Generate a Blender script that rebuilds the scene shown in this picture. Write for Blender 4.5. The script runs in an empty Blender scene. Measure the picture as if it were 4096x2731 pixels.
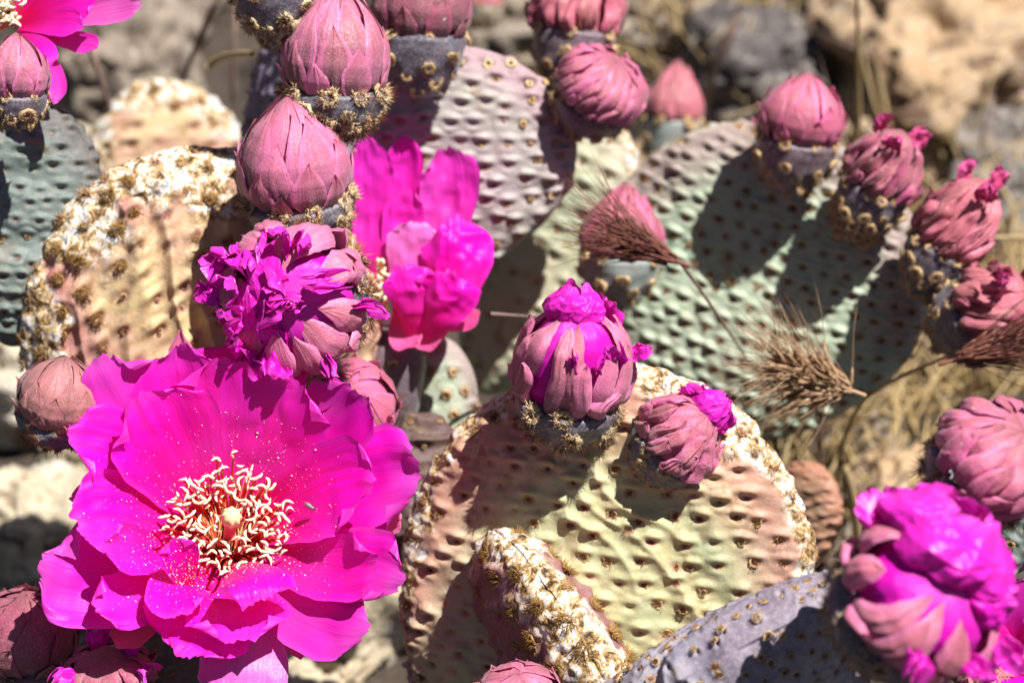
import bpy, math, random
import numpy as np
from mathutils import Matrix, Vector

# ------------------------------------------------------------------ camera, light, exposure
S = bpy.context.scene
COL = S.collection
RAD = math.radians
PITCH = RAD(45)
FWD = np.array([0.0, math.sin(PITCH), -math.cos(PITCH)])
RGT = np.array([1.0, 0.0, 0.0])
UPV = np.array([0.0, math.cos(PITCH), math.sin(PITCH)])
FOCUS = 0.60
CAM = np.array([0.0, 0.0, 0.17]) - FWD * FOCUS
cd = bpy.data.cameras.new('camera'); cam = bpy.data.objects.new('camera', cd); COL.objects.link(cam)
cam.location = CAM; cam.rotation_euler = (PITCH, 0, 0)
cd.sensor_width = 36; cd.lens = 100; cd.clip_start = 0.02; cd.clip_end = 60
cd.dof.use_dof = True; cd.dof.focus_distance = FOCUS + 0.004; cd.dof.aperture_fstop = 13
S.camera = cam
# direction to the sun, in camera axes: right, up, towards the camera
SUN = RGT * 0.37 + UPV * 0.68 - FWD * 0.63
SUN /= np.linalg.norm(SUN)
w = bpy.data.worlds.new('World'); S.world = w; w.use_nodes = True
sky = w.node_tree.nodes.new('ShaderNodeTexSky'); sky.sky_type = 'NISHITA'; sky.sun_disc = False
sky.sun_elevation = math.asin(SUN[2]); sky.sun_rotation = math.atan2(SUN[0], SUN[1])
bg = w.node_tree.nodes['Background']; bg.inputs['Strength'].default_value = 0.030
w.node_tree.links.new(sky.outputs[0], bg.inputs['Color'])
sl = bpy.data.lights.new('sun', 'SUN'); so = bpy.data.objects.new('sun', sl); COL.objects.link(so)
sl.energy = 5.0; sl.angle = RAD(0.5); sl.color = (1.0, 0.965, 0.92)
so.rotation_euler = Vector(SUN).to_track_quat('Z', 'Y').to_euler(); so.location = (0.5, 0, 2)
S.view_settings.view_transform = 'Standard'; S.view_settings.look = 'None'
S.view_settings.exposure = 0.82; S.view_settings.gamma = 1
S.cycles.max_bounces = 6; S.cycles.transparent_max_bounces = 6

# ------------------------------------------------------------------ maths helpers
KPX = 0.36 / 4096.0
def at(px, py, d):
    """the world point seen at pixel (px, py) of the 4096 wide photo, d metres in front of the camera"""
    px = np.asarray(px, float); py = np.asarray(py, float); d = np.asarray(d, float)
    x = (px - 2048) * KPX * d; y = (1365.5 - py) * KPX * d
    return CAM + x[..., None] * RGT + y[..., None] * UPV + d[..., None] * FWD
def cv(x, y, z):
    v = RGT * x + UPV * y - FWD * z
    return v / np.linalg.norm(v)
def frame(o, zaxis, xhint):
    z = np.asarray(zaxis) / np.linalg.norm(zaxis); x = np.asarray(xhint, float); x = x - z * x.dot(z); x /= np.linalg.norm(x)
    y = np.cross(z, x); m = np.eye(4); m[:3, 0] = x; m[:3, 1] = y; m[:3, 2] = z; m[:3, 3] = o
    return m
def _hash(i, j, k, s):
    i = i.astype(np.uint32); j = j.astype(np.uint32); k = k.astype(np.uint32)
    h = i * np.uint32(374761393) + j * np.uint32(668265263) + k * np.uint32(2147483647 - 58) + np.uint32((s * 1442695041 + 12345) & 0xffffffff)
    h = (h ^ (h >> np.uint32(13))) * np.uint32(1274126177); h = h ^ (h >> np.uint32(16))
    h = h * np.uint32(2246822519); h = h ^ (h >> np.uint32(15))
    return h.astype(np.float64) / 4294967295.0
def noise(p, f=1.0, s=0):
    """value noise in -1..1 of points (..., 3)"""
    p = np.asarray(p) * f; q = np.floor(p); u = p - q; u = u * u * u * (u * (u * 6 - 15) + 10)
    q = q.astype(np.int64); r = 0
    for a in (0, 1):
        for b in (0, 1):
            for c in (0, 1):
                wgt = (u[..., 0] if a else 1 - u[..., 0]) * (u[..., 1] if b else 1 - u[..., 1]) * (u[..., 2] if c else 1 - u[..., 2])
                r = r + wgt * _hash(q[..., 0] + a, q[..., 1] + b, q[..., 2] + c, s)
    return r * 2 - 1
def fbm(p, f, s=0, o=3):
    r = 0; a = 1.0
    for k in range(o): r = r + a * noise(p, f, s + k * 7); a *= .5; f *= 2.03
    return r
def noise3(p, f, s=0): return np.stack([noise(p, f, s), noise(p, f, s + 31), noise(p, f, s + 67)], -1)
def sstep(a, b, x):
    t = np.clip((x - a) / (b - a), 0, 1); return t * t * (3 - 2 * t)

# ------------------------------------------------------------------ mesh and object helpers
class Geo:
    """collects grids, cones and loose faces and links them as ONE mesh object"""
    def __init__(g): g.v = []; g.f = []; g.n = 0; g.at = {}
    def add(g, verts, faces, mat=0, **attrs):
        verts = np.asarray(verts, float).reshape(-1, 3); n0 = g.n
        g.v.append(verts)
        for fa in faces: g.f.append((np.asarray(fa, np.int64) + n0, mat))
        for k in set(g.at) | set(attrs):
            L = g.at.setdefault(k, [np.zeros(n0)] if n0 else [])
            L.append(np.broadcast_to(np.asarray(attrs.get(k, 0.0), float).ravel() if np.ndim(attrs.get(k, 0.0)) else np.full(len(verts), attrs.get(k, 0.0)), (len(verts),)))
        g.n += len(verts)
    def grid(g, P, mat=0, wrap=False, **attrs):
        n, m = P.shape[:2]; idx = np.arange(n * m).reshape(n, m)
        if wrap: idx = np.concatenate([idx, idx[:, :1]], 1)
        q = np.stack([idx[:-1, :-1], idx[:-1, 1:], idx[1:, 1:], idx[1:, :-1]], -1).reshape(-1, 4)
        g.add(P, [q], mat, **attrs)
    def cones(g, base, tip, rad, mat=0, sides=3, rseed=0, bend=None):
        """thin tapering spikes; with bend they get a middle ring moved by bend"""
        base = np.asarray(base); tip = np.asarray(tip); n = len(base); rad = np.broadcast_to(rad, (n,))
        ax = tip - base; ax = ax / np.maximum(np.linalg.norm(ax, axis=1, keepdims=True), 1e-12)
        h = np.where(np.abs(ax[:, 2:3]) < .9, np.array([[0, 0, 1.0]]), np.array([[1.0, 0, 0]]))
        a = np.cross(ax, h); a /= np.linalg.norm(a, axis=1, keepdims=True); b = np.cross(ax, a)
        rings = [(base, rad)]
        if bend is not None: rings.append((base * .5 + tip * .5 + bend, rad * .8))
        V = []
        for c, r in rings:
            for k in range(sides):
                t = 2 * math.pi * k / sides
                V.append(c + (a * math.cos(t) + b * math.sin(t)) * r[:, None])
        V.append(tip); V = np.stack(V, 1); nv = V.shape[1]; o = np.arange(n)[:, None] * nv
        fs = []
        R = len(rings)
        for k in range(sides):
            k2 = (k + 1) % sides; l = (R - 1) * sides
            fs.append(o + np.array([[l + k, l + k2, nv - 1]]))
        quads = [o + np.array([[k, (k + 1) % sides, sides + (k + 1) % sides, sides + k]]) for k in range(sides)] if R == 2 else []
        g.add(V.reshape(-1, 3), [np.concatenate(fs)] + ([np.concatenate(quads)] if quads else []), mat)
    def mesh(g, name, mats, M=None):
        me = bpy.data.meshes.new(name); v = np.concatenate(g.v)
        if M is not None: v = v @ M[:3, :3].T + M[:3, 3]
        me.vertices.add(len(v)); me.vertices.foreach_set('co', v.astype(np.float32).ravel())
        ls = []; tot = []; mi = []
        for fa, m in g.f:
            ls.append(fa.ravel()); tot.append(np.full(len(fa), fa.shape[1])); mi.append(np.full(len(fa), m))
        ls = np.concatenate(ls); tot = np.concatenate(tot); mi = np.concatenate(mi)
        me.loops.add(len(ls)); me.loops.foreach_set('vertex_index', ls.astype(np.int32))
        me.polygons.add(len(tot)); me.polygons.foreach_set('loop_start', np.concatenate([[0], np.cumsum(tot)[:-1]]).astype(np.int32))
        me.polygons.foreach_set('material_index', mi.astype(np.int32))
        me.polygons.foreach_set('use_smooth', np.ones(len(tot), bool))
        for m in (mats if isinstance(mats, (list, tuple)) else [mats]): me.materials.append(m)
        for k, L in g.at.items():
            a = me.attributes.new(k, 'FLOAT', 'POINT'); a.data.foreach_set('value', np.concatenate(L).astype(np.float32))
        me.update(calc_edges=True)
        return me
    def build(g, name, mats, parent=None, M=None):
        return link(name, g.mesh(name, mats, M), parent)
def link(name, me, parent=None, local=None):
    o = bpy.data.objects.new(name, me); COL.objects.link(o)
    if parent is not None: o.parent = parent
    if local is not None: o.matrix_local = Matrix(local.tolist())
    return o
def thing(name, label, cat, M, group=None):
    o = bpy.data.objects.new(name, None); COL.objects.link(o); o.empty_display_size = .005
    o.matrix_world = Matrix(M.tolist()); tag(o, label, cat, group); return o
def tag(o, label, cat, group=None):
    o['label'] = label; o['category'] = cat
    if group: o['group'] = group
    return o

# ------------------------------------------------------------------ material helpers
class NT:
    def __init__(s, name):
        s.m = bpy.data.materials.new(name); s.m.use_nodes = True; s.t = s.m.node_tree; s.t.nodes.clear()
        s.out = s.t.nodes.new('ShaderNodeOutputMaterial')
    def n(s, typ, props=None, **ins):
        nd = s.t.nodes.new('ShaderNode' + typ)
        for k, v in (props or {}).items(): setattr(nd, k, v)
        for k, v in ins.items(): s.set(nd.inputs[k.replace('_', ' ')], v)
        return nd
    def set(s, sock, v):
        if isinstance(v, bpy.types.NodeSocket): s.t.links.new(v, sock)
        elif isinstance(v, tuple) and len(v) == 3 and sock.type == 'RGBA': sock.default_value = (*v, 1)
        else: sock.default_value = v
    def attr(s, name): return s.n('Attribute', {'attribute_name': name}).outputs['Fac']
    def obj(s): return s.n('TexCoord').outputs['Object']
    def noise(s, scale, detail=3, rough=.55, vec=None, dist=0.0):
        nd = s.n('TexNoise', None, Scale=float(scale), Detail=float(detail), Roughness=float(rough), Distortion=float(dist))
        s.set(nd.inputs['Vector'], vec if vec is not None else s.obj()); return nd.outputs['Fac']
    def ramp(s, fac, *stops):
        nd = s.n('ValToRGB'); e = nd.color_ramp.elements
        while len(e) < len(stops): e.new(.5)
        for el, (p, c) in zip(e, stops): el.position = p; el.color = (c, c, c, 1) if not isinstance(c, tuple) else (*c, 1)
        s.set(nd.inputs['Fac'], fac); return nd.outputs['Color']
    def mix(s, fac, a, b, mode='MIX'):
        nd = s.t.nodes.new('ShaderNodeMix'); nd.data_type = 'RGBA'; nd.blend_type = mode
        s.set(nd.inputs[0], fac); s.set(nd.inputs[6], a); s.set(nd.inputs[7], b); return nd.outputs[2]
    def math(s, op, a, b=0.0, clamp=False):
        nd = s.n('Math', {'operation': op, 'use_clamp': clamp}); s.set(nd.inputs[0], a); s.set(nd.inputs[1], b); return nd.outputs[0]
    def rand(s): return s.n('ObjectInfo').outputs['Random']
    def bump(s, h, strength, dist):
        nd = s.n('Bump', None, Strength=float(strength), Distance=float(dist)); s.set(nd.inputs['Height'], h); return nd.outputs[0]
    def finish(s, color, rough=.6, normal=None, trans=0.0, tcol=None, spec=.35, sss=0.0, sheen=0.0):
        p = s.n('BsdfPrincipled')
        if sheen: p.inputs['Sheen Weight'].default_value = sheen; p.inputs['Sheen Roughness'].default_value = .4
        s.set(p.inputs['Base Color'], color); s.set(p.inputs['Roughness'], rough)
        p.inputs['Specular IOR Level'].default_value = spec
        if normal is not None: s.set(p.inputs['Normal'], normal)
        if sss: p.inputs['Subsurface Weight'].default_value = sss; p.inputs['Subsurface Scale'].default_value = .002; p.inputs['Subsurface Radius'].default_value = (1, .4, .5)
        o = p.outputs[0]
        if trans:
            t = s.n('BsdfTranslucent'); s.set(t.inputs['Color'], tcol if tcol is not None else color)
            mx = s.n('MixShader'); mx.inputs[0].default_value = trans; s.t.links.new(o, mx.inputs[1]); s.t.links.new(t.outputs[0], mx.inputs[2]); o = mx.outputs[0]
        s.t.links.new(o, s.out.inputs['Surface']); return s.m

def m_pad(name, main, second, flush, fl=.6, cork=True, bloom=(.62, .60, .62), blf=.22):
    k = NT(name); o = k.obj()
    c = k.mix(k.ramp(k.noise(38, 3), (.36, 0.0), (.64, 1.0)), main, second)
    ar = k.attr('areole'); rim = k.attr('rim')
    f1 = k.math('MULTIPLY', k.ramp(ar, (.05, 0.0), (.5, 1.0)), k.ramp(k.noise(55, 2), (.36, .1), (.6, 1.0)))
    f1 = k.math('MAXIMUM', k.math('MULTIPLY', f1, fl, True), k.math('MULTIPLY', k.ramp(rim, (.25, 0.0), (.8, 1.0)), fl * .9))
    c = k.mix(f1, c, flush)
    c = k.mix(k.math('MULTIPLY', k.ramp(k.noise(700, 4, .7), (.42, 0.0), (.75, 1.0)), blf), c, bloom)
    c = k.mix(k.math('MULTIPLY', k.ramp(k.noise(190, 3, .6), (.60, 0.0), (.70, 1.0)), .55), c, (.27, .18, .10))
    c = k.mix(k.math('MULTIPLY', k.ramp(k.noise(85, 5, .7, dist=1.0), (.58, 0.0), (.64, 1.0)), .4), c, (.20, .13, .09))
    c = k.mix(k.ramp(ar, (.78, 0.0), (.95, .75)), c, (.30, .15, .065))
    bh = k.noise(900, 5, .65)
    if cork:
        cf = k.attr('cork')
        crk = k.ramp(k.noise(310, 6, .75, dist=.6), (.37, (.02, .015, .012)), (.43, (.20, .11, .04)), (.48, (.45, .30, .13)), (.53, (.60, .53, .42)), (.57, (.76, .75, .73)), (.61, (.30, .29, .30)), (.63, (.12, .115, .12)), (.66, (.62, .61, .60)))
        c = k.mix(cf, c, crk)
    return k.finish(c, .55, k.bump(bh, .35, .0006), spec=.25)

PADMAT = {
 'yellow': m_pad('pad_skin_yellow', (.52, .44, .22), (.31, .36, .20), (.50, .20, .16), .8),
 'mint': m_pad('pad_skin_mint', (.30, .40, .28), (.40, .44, .32), (.26, .14, .16), .75),  # last colour: purplish rim skin, darkened to paint in shade there
 'pinkgreen': m_pad('pad_skin_pink_green', (.36, .37, .30), (.36, .30, .30), (.32, .16, .21), .8, cork=False),
 'pale': m_pad('pad_skin_pale_green', (.34, .39, .26), (.46, .43, .28), (.42, .31, .26), .5),
 'grey': m_pad('pad_skin_grey_green', (.10, .13, .115), (.15, .185, .165), (.11, .075, .075), .6, cork=False, blf=.15),
 'purple': m_pad('pad_skin_purple', (.18, .14, .21), (.23, .20, .27), (.18, .10, .14), .5, cork=False),
 'indigo': m_pad('pad_skin_indigo', (.20, .17, .23), (.30, .28, .31), (.17, .11, .15), .5, cork=False, blf=.35),
 'straw': m_pad('pad_skin_straw', (.58, .45, .21), (.42, .21, .16), (.38, .12, .12), .9),
 'maroon': m_pad('pad_skin_maroon', (.24, .10, .10), (.30, .17, .14), (.22, .05, .06), .6),
 'shaded_brown': m_pad('pad_skin_shaded_brown', (.085, .05, .045), (.12, .075, .06), (.07, .03, .03), .4, cork=False, blf=.08),  # brown skin darkened in its colour for the shade by the flower
 'brown': m_pad('pad_skin_brown', (.36, .16, .08), (.28, .17, .10), (.42, .14, .09), .4, cork=False),
}
def m_tepal(name, base, mid, tip, edge, bl=.35):
    k = NT(name); s = k.attr('s'); t = k.attr('t'); rn = k.rand()
    at_ = k.math('ABSOLUTE', t)
    c = k.ramp(s, (0.08, base), (.42, mid), (.78, tip), (1.0, tip))
    vec = k.n('CombineXYZ', None, X=k.math('MULTIPLY', t, 9.0), Y=k.math('MULTIPLY', s, 1.3), Z=k.math('MULTIPLY', rn, 50.0)).outputs[0]
    st = k.noise(1.0, 4, .6, vec)
    c = k.mix(k.math('MULTIPLY', k.ramp(at_, (.0, 1.0), (.45, 0.0)), .45), c, k.mix(.5, c, base))
    c = k.mix(k.math('MULTIPLY', k.ramp(at_, (.52, 0.0), (.95, 1.0)), .95), c, edge)
    c = k.mix(k.ramp(st, (.40, .9), (.58, 0.0)), c, k.mix(.55, c, (.20, .10, .08)))
    c = k.mix(k.ramp(k.noise(90, 3), (.4, 0.0), (.7, .45)), c, edge)
    c = k.mix(k.math('MULTIPLY', k.ramp(k.noise(1700, 3, .7), (.5, 0.0), (.72, 1.0)), bl), c, (.66, .56, .60))
    c = k.mix(k.ramp(k.noise(520, 2), (.73, 0.0), (.76, .8)), c, (.85, .72, .62))
    c = k.mix(k.ramp(rn, (.15, .62), (.55, 0.0)), c, k.mix(.5, c, (.22, .075, .085)))
    c = k.mix(k.ramp(rn, (.60, 0.0), (1.0, .45)), c, edge)
    c = k.mix(k.ramp(s, (.90, 0.0), (1.0, .55)), c, (.20, .07, .06))
    h = k.math('ADD', k.math('MULTIPLY', st, .6), k.math('MULTIPLY', k.noise(1500, 3), .35))
    return k.finish(c, .40, k.bump(h, .7, .0006), trans=.16, spec=.42, sheen=.14)
TEPAL = {
 'rose': m_tepal('tepal_rose', (.17, .10, .135), (.44, .13, .18), (.74, .17, .27), (.88, .22, .48), .32),
 'dusk': m_tepal('tepal_dusky', (.14, .085, .11), (.30, .09, .12), (.46, .12, .16), (.52, .09, .22)),
 'pink': m_tepal('tepal_pink', (.24, .10, .14), (.52, .13, .18), (.74, .15, .26), (.80, .16, .38), .18),
 'coral': m_tepal('tepal_coral', (.40, .13, .14), (.60, .17, .19), (.70, .20, .24), (.70, .17, .28), .2),
 'dried': m_tepal('tepal_dried', (.42, .20, .18), (.58, .18, .22), (.66, .20, .27), (.62, .10, .28), .3),
 'peach': m_tepal('tepal_peach', (.24, .13, .12), (.52, .20, .19), (.60, .24, .23), (.58, .21, .24), .3),
}
def m_ovary(name, a, b, bl):
    k = NT(name)
    c = k.mix(k.ramp(k.noise(150, 3), (.35, 0.0), (.65, 1.0)), a, b)
    c = k.mix(k.math('MULTIPLY', k.ramp(k.noise(1500, 4, .75), (.45, 0.0), (.72, 1.0)), bl), c, (.60, .58, .62))
    c = k.mix(k.ramp(k.noise(60, 2), (.55, 0.0), (.75, .4)), c, (.16, .07, .08))
    return k.finish(c, .42, k.bump(k.noise(1500, 4, .7), .35, .0004), spec=.4, sheen=.14)
OVARY = {'slate': m_ovary('ovary_slate', (.075, .065, .085), (.11, .095, .115), .35), 'green': m_ovary('ovary_grey_green', (.22, .27, .24), (.27, .28, .26), .3),
         'plum': m_ovary('ovary_plum', (.10, .06, .075), (.15, .11, .13), .3)}
def m_petal(name, col, heart, edge, tr=.36, rough=.38, bright=(.80, .02, .62)):
    k = NT(name); s = k.attr('s'); t = k.attr('t')
    vec = k.n('CombineXYZ', None, X=k.math('MULTIPLY', t, 12.0), Y=k.math('MULTIPLY', s, 1.3), Z=k.math('MULTIPLY', k.rand(), 40.0)).outputs[0]
    st = k.noise(1.0, 5, .65, vec)
    c = k.ramp(s, (.10, heart), (.40, tuple(.55 * a + .45 * b for a, b in zip(heart, col))), (.70, col), (.88, col), (1.0, edge))
    c = k.mix(k.ramp(st, (.36, .85), (.58, 0.0)), c, k.mix(.6, c, heart))
    c = k.mix(k.ramp(k.noise(30, 2), (.45, 0.0), (.65, .5)), c, k.mix(.55, c, heart))
    c = k.mix(k.ramp(k.noise(45, 2), (.42, 0.0), (.68, .55)), c, edge)
    c = k.mix(k.math('MULTIPLY', k.ramp(k.math('ABSOLUTE', t), (.86, 0.0), (1.0, 1.0)), .45), c, edge)
    h = k.math('ADD', st, k.math('MULTIPLY', k.noise(2200, 2), .25))
    return k.finish(c, rough, k.bump(h, .45, .0005), trans=tr, spec=.28)
PETAL = {
 'magenta': m_petal('petal_magenta', (.87, .005, .60), (.92, .008, .20), (.82, .05, .64)),
 'violet': m_petal('petal_violet', (.78, .008, .56), (.86, .006, .28), (.68, .10, .58)),
 'lilac': m_petal('petal_lilac', (.68, .10, .48), (.72, .03, .36), (.72, .26, .62), .25, .28),
 'sepal': m_petal('petal_sepal', (.62, .12, .22), (.60, .08, .20), (.68, .22, .40), .2, .32),
 'coral': m_petal('petal_coral', (.82, .05, .36), (.84, .04, .20), (.82, .20, .42), .3, .35),
 'crumple': m_petal('petal_crumpled', (.74, .012, .52), (.68, .010, .30), (.78, .07, .58), .22, .28),
 'rosecrumple': m_petal('petal_crumpled_rose', (.62, .09, .22), (.52, .05, .20), (.66, .10, .34), .2, .4),
}
def m_plain(name, a, b, scale, rough=.7, spec=.25, bs=0, trans=0):
    k = NT(name); c = k.mix(k.ramp(k.noise(scale, 3), (.35, 0.0), (.65, 1.0)), a, b)
    c = k.mix(k.math('MULTIPLY', k.rand(), .3), c, k.mix(.5, c, b))
    return k.finish(c, rough, k.bump(k.noise(scale * 3, 4), .4, bs) if bs else None, spec=spec, trans=trans)
WOOL = m_plain('areole_wool', (.60, .42, .20), (.80, .68, .46), 900, .9, .1, 0, .2)
WOOLO = m_plain('areole_wool_tan', (.60, .38, .18), (.70, .52, .30), 900, .9, .1, 0, .2)
GLO = m_plain('glochid_brown', (.11, .026, .010), (.26, .075, .020), 600, .45, .4)
GLOG = m_plain('glochid_golden', (.30, .15, .035), (.42, .25, .08), 600, .5, .4, 0, .2)
ANTHER = m_plain('anther_cream', (.90, .74, .44), (.92, .86, .64), 1500, .7, .2, .0003)
FILAM = m_plain('filament_red', (.80, .02, .05), (.84, .12, .06), 260, .4, .3, 0, .25)
FILOR = m_plain('filament_orange', (.80, .30, .10), (.84, .50, .22), 260, .4, .3, 0, .25)
STIG = m_plain('stigma_cream', (.82, .68, .26), (.84, .76, .42), 900, .7, .2, .0006)
STYLE = m_plain('style_pink', (.78, .10, .20), (.80, .22, .26), 300, .5)
POLLEN = m_plain('pollen_grain', (.88, .66, .56), (.90, .78, .62), 800, .6)
STRAW = m_plain('dry_straw', (.36, .25, .11), (.46, .35, .18), 60, .6, .3)
STRAWG = m_plain('weathered_stem', (.15, .10, .085), (.25, .17, .135), 70, .6, .3)
AWN = m_plain('awn_dark_brown', (.11, .035, .03), (.22, .09, .06), 120, .5, .3)
AWNT = m_plain('awn_tan_brown', (.24, .13, .075), (.42, .28, .16), 120, .5, .3)
BUGM = m_plain('beetle_shell', (.14, .11, .10), (.30, .26, .24), 1500, .35, .6, .0002)
BUGL = m_plain('beetle_leg', (.05, .035, .03), (.08, .05, .04), 900, .4)
def m_rock(name, a, b, dark, sc=1.0, speck=.5):
    k = NT(name)
    c = k.mix(k.ramp(k.noise(14 * sc, 5, .65), (.36, 0.0), (.64, 1.0)), a, b)
    c = k.mix(k.ramp(k.noise(34 * sc, 6, .75, dist=1.2), (.50, 0.0), (.60, .9)), c, dark)
    c = k.mix(k.ramp(k.noise(240 * sc, 3, .7), (.55, 0.0), (.7, speck)), c, (.62, .56, .48))
    c = k.mix(k.ramp(k.noise(330 * sc, 3, .7), (.6, 0.0), (.72, .6)), c, (.09, .07, .06))
    return k.finish(c, .85, k.bump(k.noise(130 * sc, 6, .7), .8, .004), spec=.2)
ROCK = {'dark': m_rock('rock_gap_shade', (.085, .075, .075), (.15, .13, .125), (.035, .03, .035)),  # grey rock coloured near black, standing in for a shaded gap
        'tan': m_rock('rock_tan', (.42, .28, .16), (.50, .37, .24), (.13, .075, .05)), 'grey': m_rock('rock_grey', (.17, .15, .135), (.24, .21, .19), (.06, .05, .05)),
        'buff': m_rock('rock_buff', (.24, .19, .145), (.31, .26, .21), (.10, .07, .055)), 'pale': m_rock('rock_pale', (.48, .39, .25), (.60, .55, .46), (.16, .10, .055))}
GROUND = m_rock('gravel_ground', (.05, .038, .03), (.085, .063, .046), (.025, .02, .018), 1.6, .12)  # soil coloured near black to paint in shade between the rocks

# ------------------------------------------------------------------ spine tufts (areoles), shared meshes
def tuft_mesh(name, seed, wool, glo, nw=46, ng=26, gl=1.25, wl=.55, flat=.55, ring=.30):
    """unit areole: a ragged cushion of wool round a brush of spines, +z outwards"""
    r = np.random.default_rng(seed); g = Geo()
    a = np.linspace(0, 2 * math.pi, 16, endpoint=False); b = np.linspace(0, 2 * math.pi, 8, endpoint=False)
    A, B = np.meshgrid(a, b, indexing='ij')
    lump = 1 + .45 * noise(np.stack([np.cos(A) * 1.4, np.sin(A) * 1.4, A * 0 + seed * 3.1], -1), 1.0, seed)
    rr = .56 * (.8 + .25 * lump) + ring * lump * np.cos(B); P = np.stack([rr * np.cos(A), rr * np.sin(A), ring * lump * np.sin(B) + .06], -1)
    P = P + noise3(P + seed * 9.1, 4.5, seed) * .12
    idx = np.arange(16 * 8).reshape(16, 8); i2 = np.roll(idx, -1, 0); j2 = np.roll(idx, -1, 1); ij = np.roll(i2, -1, 1)
    g.add(P, [np.stack([idx, i2, ij, j2], -1).reshape(-1, 4)], 0)
    t = r.uniform(0, 2 * math.pi, nw); q = r.uniform(.30, .92, nw)
    base = np.stack([q * np.cos(t), q * np.sin(t), r.uniform(.0, .35, nw)], 1)
    d = np.stack([np.cos(t) * (q - .25), np.sin(t) * (q - .25), np.full(nw, flat)], 1) + r.normal(0, .34, (nw, 3))
    d /= np.linalg.norm(d, axis=1, keepdims=True)
    g.cones(base, base + d * r.uniform(.3, 1, (nw, 1)) * wl, .055, 0)
    t = r.uniform(0, 2 * math.pi, ng); q = np.sqrt(r.uniform(0, .22, ng)); lean = r.normal(0, .35, 2)
    base = np.stack([q * np.cos(t), q * np.sin(t), np.full(ng, .02)], 1)
    d = np.stack([q * np.cos(t) * 1.9 + lean[0], q * np.sin(t) * 1.9 + lean[1], np.full(ng, .75)], 1) + r.normal(0, .26, (ng, 3))
    d /= np.linalg.norm(d, axis=1, keepdims=True)
    g.cones(base, base + d * r.uniform(.5, 1, (ng, 1)) * gl, .042, 1)
    return g.mesh(name, [wool, glo])
T_BUD = [tuft_mesh('areole_tuft', 10 + i, WOOL, GLO, 110, 46, 1.45, .60, .5, .20) for i in range(6)]
T_SPINY = [tuft_mesh('areole_tuft', 30 + i, WOOL, GLO, 70, 60, 2.1, .5, .5, .14) for i in range(5)]
T_RING = [tuft_mesh('areole_tuft', 50 + i, WOOLO, GLO, 110, 26, .75, .50, .6, .22) for i in range(5)]
T_PAD = [tuft_mesh('areole_tuft', 70 + i, WOOLO, GLOG if i % 2 else GLO, 24, 40, .85, .4, .4, .10) for i in range(4)]
T_GOLD = [tuft_mesh('areole_tuft', 90 + i, GLOG, GLOG, 60, 70, 1.3, .9, .5, .10) for i in range(4)]
T_WHITE = [tuft_mesh('areole_tuft', 110 + i, WOOL, GLOG, 40, 8, .5, .35) for i in range(4)]

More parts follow.
